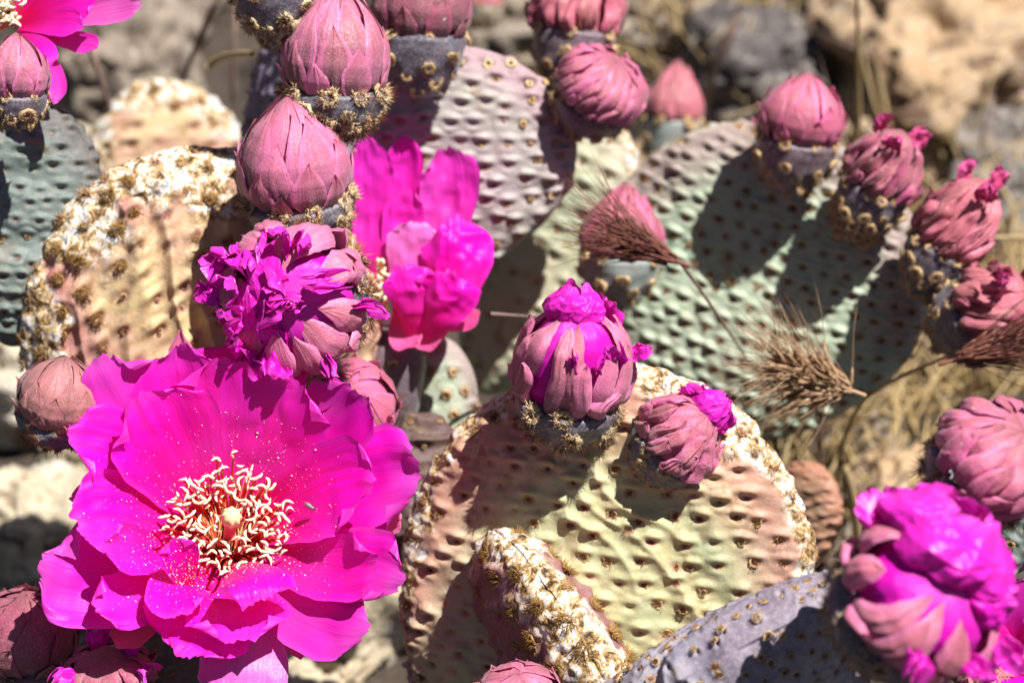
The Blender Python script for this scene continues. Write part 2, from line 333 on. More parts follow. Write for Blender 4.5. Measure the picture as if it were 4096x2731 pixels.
# ------------------------------------------------------------------ cactus pads
def pad(label, c, d, up, nrm, W, L, T, mat, seed, sp=.0082, dimple=.0011, wr=.0005, wang=0.0, wf=150., cork=0.0, corkw=.12, tuft=T_PAD, ts=.0009, n=150, pa=.16, group='flat pads of the cactus', rimtuft=None, bow=0.0, rimt=.0016, tubercle=1.0):
    """flattened obovate pad; c = centre pixel at depth d, up = growing direction, nrm = facing direction (camera axes), sizes in metres"""
    r = np.random.default_rng(seed)
    upw = cv(*up); nw = cv(*nrm); nw = nw - upw * nw.dot(upw); nw /= np.linalg.norm(nw)
    C0 = at(*c, d); xw = np.cross(upw, nw)
    M = np.eye(4); M[:3, 0] = xw; M[:3, 1] = upw; M[:3, 2] = nw; M[:3, 3] = C0 - upw * L * .5
    # profile: arc-length table of a superellipse from the face centre (0) round the rim (1) to the other side
    ph = np.linspace(0, math.pi / 2, 400); e = .78
    pr = np.sin(ph) ** (e * .82); pz = np.cos(ph) ** (.95)
    sc = (W + L) / 4
    arc = np.concatenate([[0], np.cumsum(np.hypot(np.diff(pr) * sc, np.diff(pz) * T / 2))]); arcmax = arc[-1]; arc /= arcmax
    def surf(X, Y, side):
        rho = np.minimum(np.hypot(X, Y), 1.0); rad = np.interp(rho, arc, pr); z = np.interp(rho, arc, pz)
        k = np.where(rho > 1e-9, rad / np.maximum(rho, 1e-9), pr[1] / arc[1])
        u, v = X * k, Y * k
        x = u * W / 2 * (1 + pa * v - .10 * v * v); y = (v + 1) / 2 * L
        y = y + 0.0
        zz = side * z * T / 2 * (1 - .15 * v) + bow * (u * u) * W * .5 - bow * .3 * W * v * v
        return np.stack([x, y, zz], -1)
    g = Geo(); reps = []
    # areole lattice in the unrolled disc
    R = sc * arcmax / sc if False else arcmax; sx = sp / (W / 2) * (W / 2) / arcmax
    sxx = sp / (arcmax * W / (W + L) * 2); syy = sp * .86 / (arcmax * L / (W + L) * 2)
    for side in (1, -1):
        lin = np.linspace(-1, 1, n); A, B = np.meshgrid(lin, lin, indexing='ij')
        # square to disc
        X = A * np.sqrt(1 - B * B / 2); Y = B * np.sqrt(1 - A * A / 2)
        P = surf(X, Y, side)
        pts = []
        for j in range(-int(1 / syy) - 1, int(1 / syy) + 2):
            for i in range(-int(1 / sxx) - 1, int(1 / sxx) + 2):
                x = (i + .5 * (j % 2)) * sxx + r.normal(0, sxx * .13); y = j * syy + r.normal(0, syy * .13) + x * x * .12
                if math.hypot(x, y) < (.985 if side > 0 else .9): pts.append((x, y))
        pts = np.array(pts)
        p32 = pts.astype(np.float32); du = (X.ravel().astype(np.float32)[:, None] - p32[None, :, 0]) / np.float32(sxx); dv = (Y.ravel().astype(np.float32)[:, None] - p32[None, :, 1]) / np.float32(syy)
        d2 = du * du + dv * dv; k = d2.argmin(1); ii = np.arange(len(k)); dd = d2[ii, k]
        u1 = du[ii, k]; v1 = dv[ii, k]
        near = np.exp(-dd / .030)
        hgt = -.8 * np.exp(-(u1 * u1 / .034 + v1 * v1 / .024)) + tubercle * 1.0 * np.exp(-(u1 * u1 / .13 + (v1 - .30) ** 2 / .040)) + .25 * np.exp(-(u1 * u1 / .10 + (v1 + .3) ** 2 / .04))
        hgt = (hgt * np.clip(r.normal(1, .32, len(pts)), .25, 1.7)[k]).reshape(n, n) * dimple
        ca, sa = math.cos(wang), math.sin(wang)
        q = np.stack([(P[..., 0] * ca + P[..., 1] * sa) * wf * .22, (-P[..., 0] * sa + P[..., 1] * ca) * wf, np.full(P.shape[:2], seed * 3.3 + side)], -1)
        q[..., 1] += noise(P, 60, seed) * 1.1
        rw = 1 - np.abs(noise(q, 1.0, seed + 5)) * 2
        hgt = hgt + rw * wr + fbm(P, 45, seed + 3) * min(.0011, W * .018)
        rho = np.hypot(X, Y); yrel = P[..., 1] / L
        rim = sstep(.38, 1.0, rho) * sstep(.25, .6, yrel)  # purplish upper rim; its flush also paints shade on mint and pinkish pads
        ck = np.zeros_like(rho)
        if cork:
            ck = np.clip((rho - (1 - corkw) + .5 * corkw * fbm(P, 130, seed + 9)) / (corkw * .35), 0, 1) * sstep(.30, .5, yrel + .06 * noise(P, 60, seed)) * cork
            hgt = hgt * (1 - .7 * ck) + ck * (fbm(P, 330, seed + 4, 4) * .0007 + .0004)
        hgt = hgt * np.where(rho > .999, .5, 1)
        # push along the smooth normal
        e1 = np.gradient(P, axis=0); e2 = np.gradient(P, axis=1); N = np.cross(e1, e2); N /= np.maximum(np.linalg.norm(N, axis=-1, keepdims=True), 1e-12)
        if (N[n // 2, n // 2, 2] > 0) != (side > 0): N = -N
        # on the rim both sheets share one outward direction so that the seam stays closed
        out = P - np.array([0, L * .5, 0]); out[..., 2] = 0; out /= np.maximum(np.linalg.norm(out, axis=-1, keepdims=True), 1e-9)
        wgt = sstep(.93, 1.0, rho)[..., None]; N = N * (1 - wgt) + out * wgt
        seam = (rho > .9999)
        hs = np.where(seam, 0, hgt); 
        PP = P + N * hs[..., None]
        ord_ = PP if side > 0 else PP[::-1]
        f = (lambda a: a) if side > 0 else (lambda a: a[::-1])
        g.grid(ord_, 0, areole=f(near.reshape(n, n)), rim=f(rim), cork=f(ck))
        # tufts
        Pt = surf(pts[:, 0], pts[:, 1], side); eps = 1e-3
        dx = surf(pts[:, 0] + eps, pts[:, 1], side) - Pt; dy = surf(pts[:, 0], pts[:, 1] + eps, side) - Pt
        Nt = np.cross(dx, dy) * side; Nt /= np.maximum(np.linalg.norm(Nt, axis=1, keepdims=True), 1e-12)
        Nt = np.where(np.isfinite(Nt), Nt, 0)
        rh = np.hypot(pts[:, 0], pts[:, 1]); yr = Pt[:, 1] / L
        for p, nn, q, y in zip(Pt, Nt, rh, yr): reps.append((p, nn, q, y, side))
    t = thing('cactus_pad', label, 'cactus pad', M, group)
    b = g.build('pad_flesh', [mat], t)
    # areole tufts: those facing the camera and in the frame first
    Mi = M; cand = []
    for p, nn, q, y, side in reps:
        pw = Mi[:3, :3] @ p + Mi[:3, 3]; nwd = Mi[:3, :3] @ nn; vd = CAM - pw; dist = np.linalg.norm(vd); fc = nwd.dot(vd) / dist
        rel = pw - CAM; dz = rel.dot(FWD); px = rel.dot(RGT) / (KPX * dz) + 2048; py = 1365.5 - rel.dot(UPV) / (KPX * dz)
        if fc > -.15 and -150 < px < 4250 and -150 < py < 2900: cand.append((max(fc, .05) / dz, p, nn, q, y))
    cand.sort(key=lambda a: -a[0]); rest = Geo()
    for i, (_, p, nn, q, y) in enumerate(cand):
        rimmy = q > 1 - corkw * 1.3 and y > .35
        ms = rimtuft if (rimtuft and rimmy) else tuft; s = (rimt if rimmy and rimtuft else ts) * r.uniform(.75, 1.25)
        dep = -dimple * .1 if not rimmy else 0.0
        F = frame(p + nn * dep, nn + r.normal(0, .18, 3), r.normal(0, 1, 3)); F[:3, :3] *= s
        me = ms[r.integers(len(ms))]
        if i < 100: link('areole', me, t, F)
        else:
            v = np.empty(len(me.vertices) * 3, np.float32); me.vertices.foreach_get('co', v); v = v.reshape(-1, 3) @ F[:3, :3].T + F[:3, 3]
            rest_add(rest, v, me)
    if rest.n:
        mm = [m for m in (rimtuft or tuft)[0].materials]
        mm2 = [m for m in tuft[0].materials]
        o = rest.build('areoles', mm2, t); o['kind'] = 'stuff'
    return t, M
_tf = {}
def rest_add(g, v, me):
    if me.name not in _tf:
        D = {}
        for p in me.polygons: D.setdefault((len(p.vertices), p.material_index), []).append(list(p.vertices))
        _tf[me.name] = [(np.array(x), k[1]) for k, x in D.items()]
    n0 = g.n; g.v.append(np.asarray(v, float))
    for fa, mi in _tf[me.name]: g.f.append((fa + n0, mi))
    g.n += len(v)

# ------------------------------------------------------------------ buds
def rho_fn(kind):
    if kind == 'closed': return lambda v: np.interp(v, [-.05, 0, .12, .28, .45, .6, .72, .82, .91, .97, 1.0], [.78, .84, .95, 1.0, .95, .81, .64, .45, .26, .11, .02])
    if kind == 'cone': return lambda v: np.interp(v, [-.05, 0, .12, .3, .5, .7, .85, 1.0], [.86, .92, .96, .90, .70, .45, .25, .03])
    if kind == 'wilted': return lambda v: np.interp(v, [-.05, 0, .15, .35, .55, .72, .85, .94, 1.0], [.78, .84, .98, 1.03, 1.0, .90, .70, .42, .02])
    return lambda v: np.interp(v, [-.05, 0, .2, .45, .7, .88, 1.0], [.86, .92, .98, .90, .74, .52, .03])
def bud(label, c, d, axis, Rpx, H, kind, mat, seed, rot=0.0, oh=1.05, ovmat='slate', tuft=T_BUD, nte=27, ar=.16, nar=30, crum=None, crmat='crumple', twist=0.0, open_=0.0, group='cactus buds', cat='cactus bud', hi=False, tw=1.0, name='cactus_bud', side=None, wob=0.0, furl=None, core=None):
    """R = body radius in pixels at depth d; H = body height / R; oh = ovary height / R; crum = list of crumpled petals (azimuth, polar deg, length/R, width/R)"""
    r = np.random.default_rng(seed); R = Rpx * KPX * d
    M = frame(at(*c, d), cv(*axis), RGT * math.cos(rot) + np.cross(cv(*axis), RGT) * math.sin(rot))
    t = thing(name, label, cat, M, group)
    rf = rho_fn(kind)
    # ovary
    def orad(z):  # z in -oh..0.12 (R units)
        return np.interp(z, [-oh - .02, -oh, -oh * .82, -oh * .5, -oh * .2, 0, .08, .14], [.02, .42, .62, .90, 1.03, 1.03, .95, .74])
    nz, na = (30, 64) if hi else (22, 44)
    Z, A = np.meshgrid(np.concatenate([[-oh - .02], np.linspace(-oh, .14, nz)]), np.linspace(0, 2 * math.pi, na, endpoint=False), indexing='ij')
    # areole positions on a spiral
    ks = np.arange(nar); az = ks * 2.39996 + seed; zz = .02 - (oh * .98) * ((ks + .5) / nar) ** .85
    zz[:max(6, nar // 4)] = .03 + r.normal(0, .02, max(6, nar // 4)); az[:max(6, nar // 4)] = np.arange(max(6, nar // 4)) * 2 * math.pi / max(6, nar // 4) + r.normal(0, .12, max(6, nar // 4))
    rad = orad(Z)
    dA = np.abs((A[..., None] - az + math.pi) % (2 * math.pi) - math.pi) * rad[..., None]; dZ = Z[..., None] - zz
    bmp = np.exp(-(dA ** 2 + dZ ** 2) / .025).max(-1) * .09
    rad = rad + bmp * (rad > .1); P = np.stack([rad * np.cos(A), rad * np.sin(A), Z], -1); P = P + noise3(P + seed, 2.2, seed) * .025
    g = Geo(); g.grid(P * R, wrap=True); g.build('ovary', [OVARY[ovmat]], t)
    # areoles of the ovary
    for a, z in zip(az, zz):
        rr = float(orad(z)) + .03; p = np.array([rr * math.cos(a), rr * math.sin(a), z])
        nn = np.array([math.cos(a), math.sin(a), .45 if z > -.05 else -.35])
        pw = M[:3, :3] @ (p * R) + M[:3, 3]; nwd = M[:3, :3] @ nn
        if nwd.dot(CAM - pw) / np.linalg.norm(CAM - pw) < -.55: continue
        F = frame(p * R, nn + r.normal(0, .15, 3), r.normal(0, 1, 3)); F[:3, :3] *= R * ar * r.uniform(.72, 1.25); F[:3, 0] *= r.uniform(.8, 1.3)
        link('areole', tuft[r.integers(len(tuft))], t, F)
    # body core under the tepals
    V, A = np.meshgrid(np.linspace(0, 1, 30), np.linspace(0, 2 * math.pi, 40, endpoint=False), indexing='ij')
    rr = rf(V) * (.93 if kind in ('closed', 'cone') else .86); P = np.stack([rr * np.cos(A + twist * V), rr * np.sin(A + twist * V), V * H + .06], -1)
    if kind in ('dried', 'wilted'): P[..., :2] *= (1 + (.16 if core else .10) * noise(np.stack([np.cos(A) * 3, np.sin(A) * 3, V * .6], -1), 1.3, seed))[..., None]
    g = Geo(); g.grid(P * R, wrap=True, s=.4 + .6 * V, t=np.sin(A * 5) * .8)
    g.build('inner_petals', [PETAL[core] if core else TEPAL[mat]], t)
    # tepals: outermost short ones first, then longer and higher ones, wound on a spiral
    ns, nt = (26, 15) if hi else (18, 11)
    s1 = np.linspace(0, 1, ns); t1 = np.linspace(-1, 1, nt); Sg, Tg = np.meshgrid(s1, t1, indexing='ij')
    for k in range(nte):
        f = k / (nte - 1.0); a0 = k * 2.39996 + seed * .7 + r.normal(0, .10)
        if kind == 'closed':
            v0 = np.interp(f, [0, .25, .5, 1], [-.04, -.02, .03, .22]) + r.normal(0, .012)
            Ls = np.interp(f, [0, .2, .45, .75, 1], [.26, .42, .62, .80, .80]) * r.uniform(.9, 1.08); Wd = np.interp(f, [0, .25, .6, 1], [.16, .28, .40, .40]) * tw * r.uniform(.9, 1.1)
            tipv = .99
        elif kind == 'cone':
            v0 = np.interp(f, [0, 1], [-.04, .12]); Ls = np.interp(f, [0, .3, 1], [.4, .7, .9]); Wd = np.interp(f, [0, .4, 1], [.22, .36, .40]) * tw; tipv = 1.0
        elif kind == 'wilted':
            v0 = np.interp(f, [0, .3, 1], [-.05, -.02, .06]) + r.normal(0, .01); Ls = np.interp(f, [0, .25, .5, 1], [.34, .62, .92, 1.0]) * r.uniform(.85, 1.05); Wd = np.interp(f, [0, .3, 1], [.17, .24, .30]) * tw * r.uniform(.85, 1.15); tipv = .95
        else:
            v0 = np.interp(f, [0, .3, 1], [-.05, -.02, .1]) + r.normal(0, .015); Ls = np.interp(f, [0, .25, 1], [.35, .6, .9]) * r.uniform(.8, 1.1); Wd = np.interp(f, [0, .3, 1], [.15, .20, .24]) * tw; tipv = 1.0
        Ls = min(Ls, tipv - v0)
        if kind in ('closed', 'cone'): wp = np.interp(Sg, [0, .06, .2, .40, .56, .72, .84, .93, 1], [.50, .74, .96, 1.0, .86, .56, .27, .09, .0])
        else: wp = np.interp(Sg, [0, .08, .3, .6, .8, .92, 1], [.45, .72, .95, 1.0, .80, .45, .02])
        v = v0 + Ls * Sg
        rr = rf(v); thick = .02 + .15 * (1 - f)
        bul = (.045 if kind in ('closed', 'cone') else .11) * (1 - Tg ** 2) ** .6 * np.sin(np.clip(Sg * 1.06 + .02, 0, 1) * math.pi) ** .5
        rid = .030 * np.exp(-(Tg / .13) ** 2) * (1 - Sg * .6) + .012 * noise(np.stack([Tg * 5, Sg * 1.2, np.full_like(Sg, k + seed)], -1), 1.0, seed) if kind in ('closed', 'cone') else .02 * noise(np.stack([Tg * 2.4, Sg * .8, np.full_like(Sg, k + seed)], -1), 1.0, seed)
        if kind in ('dried', 'wilted'): rid = rid + (.09 if kind == 'dried' else .03) * noise(np.stack([Tg * 3.6, Sg * 1.3, np.full_like(Sg, k * 2.3 + seed)], -1), 1.3, seed)
        lift = (.07 * Sg ** 4 + r.uniform(-.02, .16) * Sg ** 7) * (1 if f < .8 else .2) + r.normal(0, .025) * Tg * Sg
        edge = (-.08 if kind != 'closed' else .035) * np.abs(Tg) ** 3 * (1 - .5 * Sg)
        off = thick * (1 - .35 * Sg) + bul + rid + lift + edge - .06 * (1 - Sg) ** 6
        ww = np.sin(Sg * math.pi) * r.normal(0, .07)
        ang = a0 + (Wd * wp * Tg) / np.maximum(rr, .22) + twist * v + ww + wob * np.sin(Sg * 5 + k)
        rad = rr * (1 if kind != 'dried' else 1 + .06 * math.sin(k * 2.1)) + off
        if open_: rad = rad + open_ * np.clip(v - .25, 0, 1) * (.5 + .5 * r.random())
        P = np.stack([rad * np.cos(ang), rad * np.sin(ang), v * H + .06 + .04 * Sg * (1 - Sg) * (1 - f)], -1)
        P = P + noise3(P + k * 3.7, 2.6, seed + k) * (.022 if kind in ('closed', 'cone') else .055 if kind == 'wilted' else .10) * (.3 + .7 * Sg[..., None])
        g = Geo(); g.grid(P * R, s=Sg * (.75 + .25 * f), t=Tg)
        g.build('tepal', [TEPAL[mat]], t)
    # crumpled petals sticking out of the top
    n = 56 if hi else 32
    for i, (aa, pol, ln, wd) in enumerate(crum or []):
        Sg, Tg = np.meshgrid(np.linspace(0, 1, n), np.linspace(-1, 1, n), indexing='ij')
        ca, sa = math.cos(RAD(aa)), math.sin(RAD(aa)); cp, sp_ = math.cos(RAD(pol)), math.sin(RAD(pol))
        dirv = np.array([ca * sp_, sa * sp_, cp]); sid = np.array([-sa, ca, 0]); nor = np.cross(dirv, sid)
        wp = np.interp(Sg, [0, .3, .7, .9, 1], [.5, .8, 1, .85, .55])
        vv = .98 - .52 * sp_; rs = float(rf(vv)) * .95 * min(1, sp_ * 2.2); b0 = np.array([ca * rs, sa * rs, vv * H])
        fold = np.sin(Tg * 7 + i * 1.7 + Sg * 2) * .07 * (.4 + Sg) + np.sin(Tg * 15 + i + 3 * noise(np.stack([Sg * 2, Tg * 2, Sg * 0 + i], -1), 1, seed)) * .05
        curl = Sg ** 2 * r.uniform(-.35, .5)
        P = b0 + dirv * (ln * Sg)[..., None] + sid * (wd * wp * Tg * (1 - .25 * np.abs(Tg)))[..., None] + nor * (fold + curl - .25 * wd * Tg ** 2)[..., None]
        P = P + noise3(P + i * 5, 1.7, seed + i) * .14 + noise3(P + i * 9, 5.0, seed + 40 + i) * .05 * (.5 + Sg[..., None]) + nor * (.07 * (1 - 2 * np.abs(noise(P + i * 3, 3.6, seed + 60 + i))) + .045 * (1 - 2 * np.abs(noise(P + i * 3, 8, seed + 70 + i))))[..., None]
        g = Geo(); g.grid(P * R, s=.35 + .65 * Sg, t=Tg); g.build('crumpled_petal', [PETAL[crmat]], t)
    # furled petals: a twisted bulb of overlapping magenta sheets; furl = (azimuth, polar deg, length/R, radius/R, base height 0..1)
    for i, (aa, pol, ln, wd, hb) in enumerate(furl or []):
        ca, sa = math.cos(RAD(aa)), math.sin(RAD(aa)); cp, sp_ = math.cos(RAD(pol)), math.sin(RAD(pol))
        dirv = np.array([ca * sp_, sa * sp_, cp]); sid = np.array([-sa, ca, 0]); nor = np.cross(dirv, sid)
        rs = float(rf(hb)) * min(1, sp_ * 1.6) * .55; b0 = np.array([ca * rs, sa * rs, hb * H])
        for q in range(6):
            Sg, Tg = np.meshgrid(np.linspace(0, 1, n), np.linspace(-1, 1, n), indexing='ij')
            end = np.clip((Sg - .55) / .45, 0, 1)
            an = q * 2.4 + seed + Tg * 1.15 * (1 - .45 * end) + Sg * .9
            pr = np.interp(Sg, [0, .15, .4, .65, .85, 1], [.72, .95, 1.03, .88, .56, .30 + .05 * (q % 3)])
            rad = wd * pr * (1 + .05 * q - .10 * np.abs(Tg) ** 3 + .10 * noise(np.stack([Tg * 3, Sg * .7, Sg * 0 + q * 3 + seed], -1), 1.0, seed) + .05 * np.sin(Tg * 9 + q + 2 * Sg) + .05 * (1 - 2 * np.abs(noise(np.stack([Tg * 4, Sg * 1.6, Sg * 0 + q * 5 + seed], -1), 1.0, seed))))
            zz = ln * Sg * (1 - .10 * Tg ** 2 * end - .05 * q / 6)
            P = b0 + dirv * zz[..., None] + sid * (rad * np.cos(an))[..., None] + nor * (rad * np.sin(an))[..., None]
            P = P + noise3(P + q * 5, 2.0, seed + q) * .07 * wd + noise3(P + q * 9, 6.0, seed + 40 + q) * .035 * (.4 + Sg[..., None] ** 2) + noise3(P, 14, seed + q) * .012
            g = Geo(); g.grid(P * R, s=.45 + .55 * Sg, t=Tg); g.build('furled_petal', [PETAL[crmat]], t)
    return t

# ------------------------------------------------------------------ open flowers
def flower(label, d, base, petals, sc, og, mats, group='open cactus flowers', seed=1, ns=34, nt=30, name='cactus_flower', crk=0.0):
    """petals: (tip, mid, half width, cup, ruffle, material, tip round); points are (x, y) in a crop of the photo plus millimetres towards the camera"""
    def full(x, y): return x * sc + og[0], y * sc + og[1]
    bx, by = full(base[0], base[1]); M = frame(at(bx, by, d - base[2] * .001), cv(0, .35, .94), RGT)
    t = thing(name, label, 'cactus flower', M, group); Minv = np.linalg.inv(M); r = np.random.default_rng(seed)
    surfs = []
    for i, pt in enumerate(petals):
        tip, mid, hw, cup, ruf, mk = pt[:6]; sq = pt[6] if len(pt) > 6 else .5
        S1, T1 = np.meshgrid(np.linspace(0, 1, ns), np.linspace(-1, 1, nt), indexing='ij')
        b = np.array(base, float) if len(pt) < 8 else np.array(pt[7], float)
        tp = np.array(tip, float); md = np.array(mid, float)
        dd = tp[:2] - b[:2]; dd = dd / max(np.linalg.norm(dd), 1e-6)
        b = b + np.array([dd[0] * 45, dd[1] * 45, 0]) if len(pt) < 8 else b
        mm = 1000 * KPX * d * sc                                   # millimetres per crop pixel
        P0, P1, P2 = [np.array([q[0], -q[1], q[2] / mm]) for q in (b, md, tp)]
        # quadratic curve through the middle point
        Cq = 2 * P1 - .5 * P0 - .5 * P2
        s = S1[..., None]; cl = (1 - s) ** 2 * P0 + 2 * s * (1 - s) * Cq + s * s * P2
        tan = 2 * (1 - s) * (Cq - P0) + 2 * s * (P2 - Cq); tan /= np.linalg.norm(tan, axis=-1, keepdims=True)
        view = np.array([0, 0, 1.0]); ax0 = np.array([0, .3, .95])
        sidev = np.cross(tan, ax0); sidev /= np.maximum(np.linalg.norm(sidev, axis=-1, keepdims=True), 1e-6)
        nor = np.cross(sidev, tan)
        wp = np.interp(S1, [0, .12, .35, .6, .8, .93, 1.0], [.20, .36, .68, .96, 1.0, .84, .52 * (sq / .5)])
        # rounded end: pull the end rows in at the corners
        lenv = np.linalg.norm(P2 - P0)
        endw = np.clip((S1 - .72) / .28, 0, 1)
        shrink = endw ** 2 * (1 - np.sqrt(np.clip(1 - T1 ** 2 * .96, 0, 1))) * hw * (1.1 - sq)
        seedv = np.full_like(S1, i * 4.7 + seed)
        edge = fbm(np.stack([T1 * 2.3 + i, seedv, seedv * 0], -1), 1.0, seed, 3)
        notch = endw ** 3 * (edge * .12 + .05 * noise(np.stack([T1 * 11, seedv, seedv], -1), 1.0, seed)) * hw
        rufv = .7 * ruf * hw * (S1 ** 2.2) * (.6 * np.abs(T1) ** 1.2 * noise(np.stack([S1 * 3.1, T1 * 1.4 + 7 * np.sign(T1), seedv], -1), 1.3, seed) + .50 * noise(np.stack([T1 * 1.9, S1 * 1.2, seedv + 20], -1), 1.0, seed) + .22 * np.abs(T1 * S1) * noise(np.stack([T1 * 7, S1 * 7, seedv + 3], -1), 1.0, seed))
        wav = hw * (.014 * noise(np.stack([T1 * 5.5, S1 * 1.0, seedv + 40], -1), 1.0, seed) + .012 * noise(np.stack([T1 * 13, S1 * 1.6, seedv + 60], -1), 1.0, seed)) * S1
        P = cl + sidev * (hw * wp * T1)[..., None] - tan * (shrink - notch)[..., None] + nor * (cup * hw * T1 ** 2 * wp + rufv + wav)[..., None]
        P = P + noise3(P + i * 100, .012, seed + i) * (hw * .05 * S1)[..., None]
        if crk: P = P + nor * (crk * hw * S1 * (1 - 2 * np.abs(noise(P + i * 50, .010, seed + i + 9)) + .5 * noise(P + i * 70, .028, seed + i)))[..., None]
        px, py = full(P[..., 0], -P[..., 1]); Wd = at(px, py, d - P[..., 2] * mm * .001)
        loc = Wd @ Minv[:3, :3].T + Minv[:3, 3]
        g = Geo(); g.grid(loc, s=S1, t=T1); g.build('sepal' if mk == 'sepal' else 'petal', [mats[mk]], t)
        surfs.append(loc)
    return t, M, Minv, surfs, full

def stamens(t, Minv, full, d, base, ends, mlen, seed, fil=FILAM, mmc=.0498, rad=.00030, arad=.00042, spread=60):
    """ends: crop x, y, mm of each anther"""
    r = np.random.default_rng(seed); curves = []
    for (x, y, z) in ends:
        a = math.atan2(y - base[1], x - base[0]); rr = spread * r.uniform(.35, 1)
        p0 = at(*full(base[0] + rr * math.cos(a), base[1] + rr * .8 * math.sin(a)), d - (base[2] + 1) * .001)
        p2 = at(*full(x, y), d - z * .001); L = np.linalg.norm(p2 - p0)
        p1 = (p0 + p2) / 2 + np.array(cv(math.cos(a), -math.sin(a), .1)) * L * .18
        s = np.linspace(0, 1, 9)[:, None]; c = (1 - s) ** 2 * p0 + 2 * s * (1 - s) * p1 + s * s * p2
        def tube(c, rad):
            tg = np.gradient(c, axis=0); tg /= np.linalg.norm(tg, axis=1, keepdims=True); h = np.array([.3, .5, .8]); u = np.cross(tg, h); u /= np.linalg.norm(u, axis=1, keepdims=True); v = np.cross(tg, u)
            k = np.linspace(0, 2 * math.pi, 6, endpoint=False)
            P = c[:, None] + (u[:, None] * np.cos(k)[None, :, None] + v[:, None] * np.sin(k)[None, :, None]) * np.asarray(rad).reshape(-1, 1, 1)
            return P @ Minv[:3, :3].T + Minv[:3, 3]
        curves.append(c); g = Geo(); g.grid(tube(c, np.full(9, rad)), wrap=True); st = g.build('stamen', [fil], t)
        # anther: a little bent rod across the end of the filament
        th = r.uniform(0, 2 * math.pi); dv = cv(math.cos(th), math.sin(th) * .8, r.uniform(-.3, .3)); L = mlen * r.uniform(.6, 1.15)
        s = np.linspace(-.5, .5, 9)[:, None]; bend = cv(-math.sin(th), math.cos(th), .3) * L * r.uniform(-.5, .5)
        c = p2 + dv * s * L + bend * (4 * s * s - .4) + r.normal(0, L * .02, (9, 3))
        g = Geo(); g.grid(tube(c, arad * np.array([.1, .75, .95, 1.1, .8, 1.05, 1.0, .7, .1])), wrap=True); g.build('anther', [ANTHER], st)
    return curves

#@@BODY
# ------------------------------------------------------------------ ground
def ground():
    n = 420; g = Geo()
    X, Y = np.meshgrid(np.linspace(-1, 1, n), np.linspace(-1, 1, n), indexing='ij')
    X = np.sign(X) * np.abs(X) ** 2.2 * 14; Y = np.sign(Y) * np.abs(Y) ** 2.2 * 14 + .35
    P = np.stack([X, Y, X * 0], -1)
    P[..., 2] = fbm(P, 9, 1, 3) * .010 + fbm(P, 55, 4, 2) * .0035 + np.maximum(0, noise(P, 100, 9)) * .004 + np.maximum(0, Y - 1.5) * .05
    o = g.grid(P) or g.build('ground', [GROUND]); o['kind'] = 'structure'
ground()

def rock(label, px, py, size, mat, seed, sink=.35, rot=None, sharp=1.0, z0=0.0):
    """boulder lying on the ground where the ray through (px, py) meets it; size in metres"""
    ray = at(px, py, 1.0) - CAM; k = (size[2] * (.5 - sink) - CAM[2]) / ray[2]; o = CAM + ray * k; o[2] = 0
    nu, nv = 90, 60
    U, V = np.meshgrid(np.linspace(0, 2 * math.pi, nu, endpoint=False), np.linspace(0, math.pi, nv), indexing='ij')
    D = np.stack([np.sin(V) * np.cos(U), np.sin(V) * np.sin(U), np.cos(V)], -1)
    rr = 1 + .32 * fbm(D + seed * 5, 1.3, seed, 2) + sharp * (.16 * (1 - 2 * np.abs(noise(D + seed, 2.6, seed + 3))) - .16 * np.exp(-(noise(D, 3.4, seed + 8) / .10) ** 2) + .08 * fbm(D, 6, seed + 5, 3))
    P = D * rr[..., None]; P = np.sign(P) * np.abs(P) ** .85
    P = P * (np.array(size) / 2); M = np.eye(4); M[:3, 3] = o + np.array([0, 0, size[2] * (.5 - sink)])
    a = seed * 1.3 if rot is None else rot; M[:3, :3] = np.array([[math.cos(a), -math.sin(a), 0], [math.sin(a), math.cos(a), 0], [0, 0, 1]])
    g = Geo(); g.grid(P.transpose(1, 0, 2), wrap=True); ob = g.build('boulder' if max(size) > .07 else 'stone', [ROCK[mat]])
    ob.matrix_world = Matrix(M.tolist()); tag(ob, label, 'rock', 'rocks on the ground behind the cactus'); return ob

rock('large tan boulder with dark cracks filling the top right corner', 3800, 230, (.085, .075, .065), 'tan', 3, .3)
rock('pale rounded lump of tan rock beside the dried shrivelled bud', 3620, 560, (.040, .036, .034), 'tan', 14, .3)
rock('grey rock coloured dark for the shaded gap between the pink cone bud and the tan boulder', 3020, 330, (.050, .045, .045), 'dark', 5, .3)
rock('small tan rock capping the dark gap above the upright rose bud', 3180, 190, (.030, .03, .026), 'buff', 8, .3)
rock('grey rock with a dark split beside the tan boulder', 3290, 60, (.040, .04, .035), 'grey', 9, .3)
rock('buff boulder behind the upper left flower, broad and smooth', 470, 300, (.052, .05, .05), 'buff', 11, .35)
rock('grey brown rock above the buff boulder at the top edge', 540, -40, (.050, .045, .04), 'buff', 12, .35)
rock('rounded stone with a dark hollow under the upper left pad', 410, 840, (.026, .024, .026), 'buff', 13, .3)
rock('tan rock at the very top behind the middle buds', 2050, 100, (.045, .045, .04), 'buff', 17, .3)
rock('grey brown rock under the dry stems at the top edge', 2650, 90, (.050, .045, .035), 'buff', 19, .3)
rock('dusty grey rock behind the dried buds at the right edge', 4000, 720, (.050, .045, .04), 'grey', 23, .35)
rock('pale crusted rock left of the closed peach bud', 90, 1480, (.048, .042, .042), 'pale', 29, .25)
rock('pale crusted rock below the closed peach bud', 110, 2140, (.040, .036, .036), 'pale', 31, .25)
rock('small grey pale rock bridging the dark gap below the closed peach bud', 330, 1830, (.024, .022, .022), 'pale', 32, .25)
rock('pale stone below the open flower beside the dark gap', 1440, 2500, (.026, .026, .026), 'pale', 37, .3)
rock('whitish stone at the bottom edge below the flower', 1270, 2690, (.030, .026, .026), 'pale', 41, .3)
